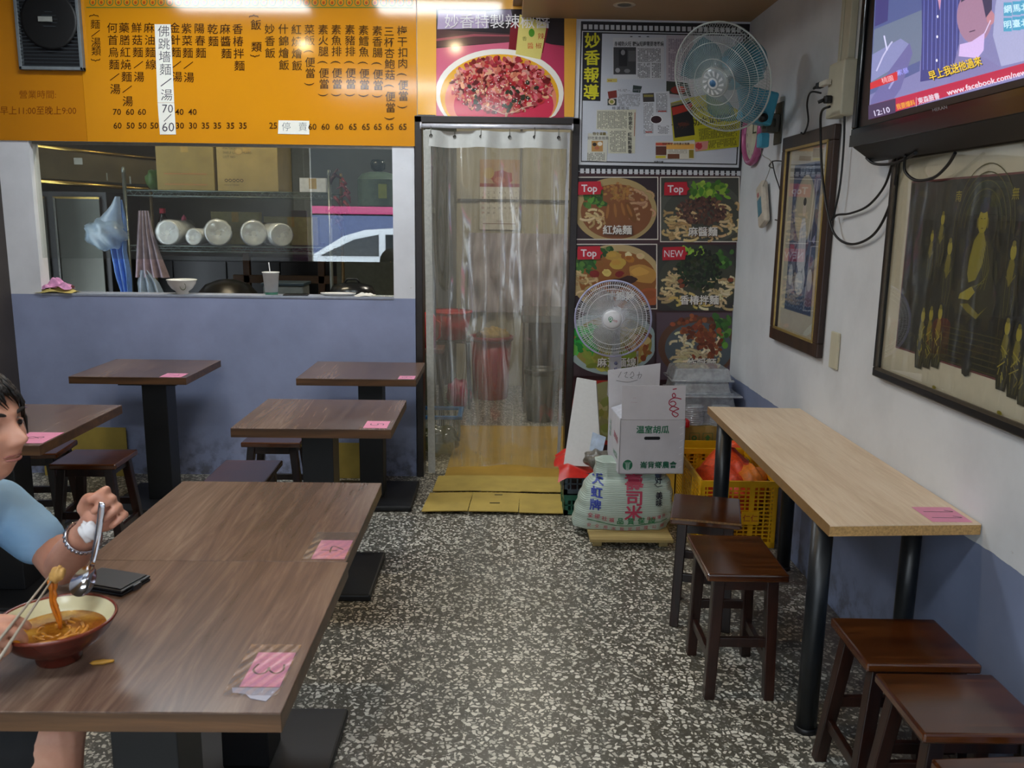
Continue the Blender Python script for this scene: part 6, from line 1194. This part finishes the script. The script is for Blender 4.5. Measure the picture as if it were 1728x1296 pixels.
# ================================================================ THE SEATED MAN
def skinmat():
    m, b, n = base('skin', '#b98468', .5); f = noise(n, coords(n), 9, 5, .6); n.ln(ramp(n, f, [(.3, '#b57c66'), (.55, '#c69078'), (.75, '#d09e86')]), b.inputs['Base Color'])
    b.inputs['Subsurface Weight'].default_value = .12; b.inputs['Subsurface Radius'].default_value = (.012, .005, .003); b.inputs['Subsurface Scale'].default_value = .6; bump(n, b, noise(n, coords(n), 160, 3), .12, .001); return m
SKIN = skinmat()
man = thing('person', 'dark haired man in a light blue shirt eating noodles at the left edge', 'person', (-1.30, 1.78, 0))
def chain(m, pts, rs, n=16, sub=6):
    P = [Vector(p) for p in pts]; o = []; r = []
    for i in range(len(P)-1):
        a, b, c, d = P[max(i-1, 0)], P[i], P[i+1], P[min(i+2, len(P)-1)]
        for k in range(sub):
            s = k/sub; o.append(.5*((2*b)+(c-a)*s+(2*a-5*b+4*c-d)*s*s+(-a+3*b-3*c+d)*s**3)); r.append(rs[i]*(1-s)+rs[i+1]*s)
    o.append(P[-1]); r.append(rs[-1]); m.tube(o, r, n); m.ball(o[0], r[0], 14, 10); m.ball(o[-1], r[-1], 14, 10); return m
def fused(name, m, mat, parent, voxel=.004, smooth=4, fac=.5):
    o = obj(name, m, mat, parent); o.location = -Vector(parent.location)
    r = o.modifiers.new('fuse', 'REMESH'); r.mode = 'VOXEL'; r.voxel_size = voxel; r.use_smooth_shade = True
    s = o.modifiers.new('soften', 'SMOOTH'); s.factor = fac; s.iterations = smooth; return o
# head, built in its own frame (x = left of the man, y = where he looks, z = up), then placed
HC = Vector((-1.065, 1.710, 1.117)); yaw = math.radians(-12)   # look direction measured from +X
look = Vector((math.cos(yaw), math.sin(yaw), .10)).normalized(); left = Vector((0, 0, 1)).cross(look).normalized(); upv = look.cross(left)
HM4 = Matrix((left, look, upv)).transposed().to_4x4(); HM4.translation = HC
def g(x, y, z, cx_, cz_, sx_, sz_): return math.exp(-((x-cx_)/sx_)**2-((z-cz_)/sz_)**2)
def headpt(th, ph):
    d = Vector((math.sin(th)*math.cos(ph), math.sin(th)*math.sin(ph), math.cos(th))); x, y, z = d.x*.078, d.y*.100, d.z*.118
    if z < 0: x *= 1-.30*(-z/.118)**1.4; y *= 1-.12*(-z/.118)**1.2
    if y < 0 and z < -.02: y *= 1-.35*min(1, (-z-.02)/.08)
    if d.y > 0:
        f = d.y**.8
        if z < 0: y += .010*f*(-z/.118)                                         # jaw comes forward
        y -= .006*f*g(x, y, z, 0, .0, .08, .06)
        y += .006*g(x, y, z, 0, .026, .05, .011)*f                              # brow
        for s in (-1, 1):
            y -= .013*g(x, y, z, s*.031, .006, .016, .013)*f; y += .007*g(x, y, z, s*.040, -.026, .020, .018)*f; x += s*.003*g(x, y, z, s*.055, -.02, .02, .02)*f
        y += .027*g(x, y, z, 0, -.026, .0105, .017)*f+.012*g(x, y, z, 0, -.004, .009, .022)*f
        for s in (-1, 1): y += .010*g(x, y, z, s*.013, -.033, .008, .008)*f
        y += .007*g(x, y, z, 0, -.055, .022, .007)*f+.008*g(x, y, z, 0, -.069, .019, .007)*f-.006*g(x, y, z, 0, -.0615, .024, .0035)*f-.003*g(x, y, z, 0, -.080, .018, .006)*f
        y += .010*g(x, y, z, 0, -.100, .022, .014)*f
    return Vector((x, y, z))
hd = MB(); NU, NV = 120, 100
vs = [headpt(PI*j/NV, 2*PI*i/NU) for j in range(NV+1) for i in range(NU)]; fs = [(j*NU+i, (j+1)*NU+i, (j+1)*NU+(i+1) % NU, j*NU+(i+1) % NU) for j in range(NV) for i in range(NU)]
body = MB(); body.add(vs, fs, HM4, True)
for s in (-1, 1):     # ears
    body.tube([HM4 @ Vector((s*(.073+.014*math.sin(k/9*PI)), -.012+.010*math.cos(k/9*2*PI*.9)*-1-.004, .024-.055*k/9)) for k in range(10)], [.006, .008, .008, .007, .006, .006, .006, .006, .007, .005], 8); body.ball(HM4 @ Vector((s*.074, -.008, -.004)), (.008, .012, .022), 12, 8)
# neck, trunk, hips, legs
NB = Vector((-1.165, 1.745, .955)); chest = Vector((-1.25, 1.765, .82)); belly = Vector((-1.33, 1.78, .64)); hip = Vector((-1.36, 1.78, .525))
chain(body, [HC+Vector((-.035, .008, -.06)), HC+Vector((-.060, .018, -.10)), NB, NB+Vector((-.03, .005, -.06))], [.058, .054, .060, .075])
chain(body, [NB+Vector((-.03, 0, -.07)), chest, belly, hip], [.085, .115, .115, .125], 20)
SHL = Vector((-1.150, 1.905, .885)); SHR = Vector((-1.215, 1.575, .90))
chain(body, [SHL, NB+Vector((-.02, .0, -.06)), SHR], [.055, .078, .055])
ELL = onZ(104, 958, .768); WRL = onY(143, 903, 1.70); ELR = Vector((-1.14, 1.42, .76)); WRR = onY(-105, 1100, 1.36)
chain(body, [SHL, SHL.lerp(ELL, .5)+Vector((.012, .01, .0)), ELL], [.050, .046, .039]); chain(body, [ELL, ELL.lerp(WRL, .4), WRL], [.039, .040, .029])
chain(body, [SHR, SHR.lerp(ELR, .5), ELR], [.058, .048, .040]); chain(body, [ELR, ELR.lerp(WRR, .4), WRR], [.040, .041, .028])
for s, ank in ((1, Vector((-.82, 1.98, .07))), (-1, Vector((-.87, 1.60, .07)))):
    H0 = hip+Vector((.02, s*.10, 0)); K0 = Vector((-.90, 1.78+s*.15 if s > 0 else 1.60, .50)); chain(body, [H0, H0.lerp(K0, .5), K0], [.095, .082, .060]); chain(body, [K0, K0.lerp(ank, .35)+Vector((-.02, 0, 0)), ank], [.058, .056, .036]); chain(body, [ank+Vector((-.03, 0, -.03)), ank+Vector((.06, 0, -.035)), ank+Vector((.15, 0, -.048))], [.035, .034, .020])
# hands: each finger its own chain of three bones rooted in the palm
def hand(m, wr, palm_c, fdir, pn, spread, curl, thumb, sc=1.0, side=1):
    f = Vector(fdir).normalized(); n_ = Vector(pn).normalized(); n_ = (n_-f*f.dot(n_)).normalized(); s_ = f.cross(n_)*side      # s_ points to the thumb side
    c = Vector(palm_c); m.ball(c, (.040*sc, .040*sc, .017*sc), 20, 14, mtx=Matrix((f, s_, n_)).transposed()); chain(m, [wr, c-f*.012*sc], [.027*sc, .024*sc], 12, 3)
    for k, (L, r_) in enumerate(((.070, .0088), (.078, .0090), (.072, .0086), (.058, .0076))):
        b = c+f*.030*sc+s_*(.0285-.019*k)*sc; bend = curl[k] if hasattr(curl, '__len__') else curl; p = b; pts = [c+s_*(.018-.012*k)*sc, b]; rs = [.0115*sc, .0102*sc]; a = 0
        for j, fr in enumerate((.46, .31, .23)):
            a += bend*(1.0, 1.15, .75)[j]; dd = f*math.cos(a)+n_*math.sin(a)+s_*spread*(1.5-k)*.05; p = p+dd*L*fr*sc; pts.append(p); rs.append(r_*sc*(1, .93, .84)[j])
        chain(m, pts, rs, 12, 3)
    tb = c-f*.018*sc+s_*.026*sc; pts = [tb]+[c+f*a*sc+s_*b*sc+n_*e*sc for a, b, e in thumb]; chain(m, pts, [.0155*sc, .0130*sc, .0112*sc, .0098*sc][:len(pts)], 12, 3)
# far (left) hand: fist seen from the thumb side, holding the spoon handle
pcL = onY(170, 866, 1.66)
hand(body, WRL, pcL, (.75, .15, .55), (-.05, -1, -.05), 1.0, (1.0, 1.1, 1.15, 1.2), ((.004, .036, .016), (.020, .034, .034), (.038, .022, .044)), 1.0, -1)
pcR = onY(-50, 1080, 1.385)
hand(body, WRR, pcR, (.88, .10, .25), (.1, .55, -.8), 1.0, (.55, .65, 1.0, 1.15), ((.012, .026, .024), (.034, .020, .034), (.058, .010, .036)), 1.0, 1)
skin = fused('body', body, SKIN, man, .0036, 4, .5)
# face parts
for s in (-1, 1):
    e = MB().ball((0, 0, 0), (.0115, .0115, .0115), 18, 12); ey = obj('eye', tm(e, HM4 @ Matrix.Translation((s*.0315, .0755, .005))), M('#b9b2aa', .15, var=.02), man); ey.location = -Vector(man.location)
    ir = MB().ball((0, 0, 0), (.0062, .0022, .0060), 14, 8); io = obj('iris', tm(ir, HM4 @ Matrix.Translation((s*.0315-.0025, .0862, .005))), M('#150e0b', .1), ey)
    for nm, z0, sg in (('eyelid', .010, 1), ('eyelid', .0, -1)):
        pts = [HM4 @ Vector((s*.0315+a*.0165, .0835-.012*a*a, .005+sg*(.0052 if sg > 0 else .0045)*(1-a*a))) for a in [i/5-1 for i in range(11)]]; lo = obj(nm, MB().tube(pts, .0030 if sg > 0 else .0025, 8), SKIN, man); lo.location = -Vector(man.location)
    br = MB().tube([HM4 @ Vector((s*(.014+.036*k/6), .0945-.010*(k/6)**2, .026+.006*math.sin(k/6*PI*.8))) for k in range(7)], [.002, .0036, .004, .0038, .0034, .0026, .001], 7); bo = obj('eyebrow', br, M('#1d1613', .8), man); bo.location = -Vector(man.location)
lp = MB().tube([HM4 @ Vector((a*.024, .0895-.010*a*a, -.0560-.0016*a*a+.0012*math.cos(a*9))) for a in [i/6-1 for i in range(13)]], [.0010]+[.0022]*11+[.0010], 8).tube([HM4 @ Vector((a*.021, .0900-.010*a*a, -.0665+.003*a*a)) for a in [i/6-1 for i in range(13)]], [.0010]+[.0028]*11+[.0010], 8); lo = obj('lips', lp, M('#a0645a', .5), man); lo.location = -Vector(man.location)
# hair: cap with fringe locks
random.seed(31); hm = MB()
def hcap(u, v):
    ph = 2*PI*u; front = max(0, math.sin(ph)); lim = 1.98-1.16*front**1.2; th = lim*v; p = headpt(th, ph); k = 1+.07+.05*math.sin(9*ph+4*v)*v*.5+.03*math.sin(23*ph+9*v); return HM4 @ (p*k*(1.04 if v < .9 else 1.015))
hm.grid(hcap, 90, 22)
for k in range(260):
    ph = random.uniform(0, 2*PI); front = max(0, math.sin(ph)); lim = 1.90-1.08*front**1.2; t0 = random.uniform(.25, .95)*lim; p0 = headpt(t0, ph)*1.07; p1 = headpt(min(t0+.28, lim+.10+.24*random.random()), ph+random.uniform(-.18, .18))*1.12; p2 = headpt(min(t0+.55, lim+.22+.30*random.random()), ph+random.uniform(-.3, .3))*1.07
    hm.tube([HM4 @ p0, HM4 @ p1, HM4 @ p2], [.0045, .0042, .0006], 4)
ho = obj('hair', hm, M('#15110f', .45, var=.3, sc=120), man); ho.location = -Vector(man.location)
# shirt
sh = MB()
chain(sh, [NB+Vector((-.035, 0, -.075)), chest, belly, hip+Vector((0, 0, .02))], [.102, .140, .142, .150], 22)
chain(sh, [SHL+Vector((0, 0, .0)), NB+Vector((-.03, 0, -.062)), SHR], [.064, .088, .066])
chain(sh, [SHL, SHL.lerp(ELL, .58)+Vector((.004, .006, .004))], [.064, .058]); chain(sh, [SHR, SHR.lerp(ELR, .62)], [.074, .066])
# folds at the sleeve
for k in range(3): q = SHL.lerp(ELL, .40+.11*k); sh.tube([q+Vector((.04*math.cos(a), .052*math.sin(a)*.9, .048*math.sin(a+.6))) for a in [PI*i/8 for i in range(9)]], .006, 6)
fused('shirt', sh, M('#8fb8dc', .75, var=.06, sc=12, bmp=.1), man, .006, 3)
col_ = MB().tube([NB+Vector((.062*math.cos(a), .068*math.sin(a), -.012+.014*math.cos(a)*-1)) for a in [2*PI*i/24 for i in range(24)]], .010, 8, True); co = obj('collar', col_, M('#84aed0', .7), man); co.location = -Vector(man.location)
st = MB()
for s in (1, -1):
    H0 = hip+Vector((.02, s*.10, 0)); K0 = Vector((-.90, 1.78+s*.15 if s > 0 else 1.60, .50)); chain(st, [H0, H0.lerp(K0, .5), H0.lerp(K0, .88)], [.112, .098, .082])
chain(st, [hip+Vector((0, 0, .06)), hip], [.140, .140]); fused('shorts', st, M('#0e0f13', .8), man, .007, 3)
wl = MB(); wd2 = (pcL-ELL).normalized(); wc = WRL-wd2*.012; wa = wd2.orthogonal().normalized(); wb_ = wd2.cross(wa)
for k in range(26):
    a = 2*PI*k/26; wl.ball(wc+(wa*math.cos(a)+wb_*math.sin(a))*.0345, (.0048, .0048, .0048), 8, 6)
wl.tube([wc+wd2*.007+(wa*math.cos(2*PI*i/30)+wb_*math.sin(2*PI*i/30))*.035 for i in range(30)], .0022, 6, True); w_ = obj('wrist_chain', wl, SPM, man); w_.location = -Vector(man.location)
tag(obj('paper_tissue', MB().ball((0, 0, 0), (.017, .013, .020), 20, 14, lambda d: 1+.14*math.sin(7*d.x+5*d.z)+.08*math.sin(11*d.y)), M('#d8d6d8', .9, var=.04), None, tuple(onY(148, 897, 1.625))), 'crumpled white tissue held in the far hand with the spoon', 'tissue')
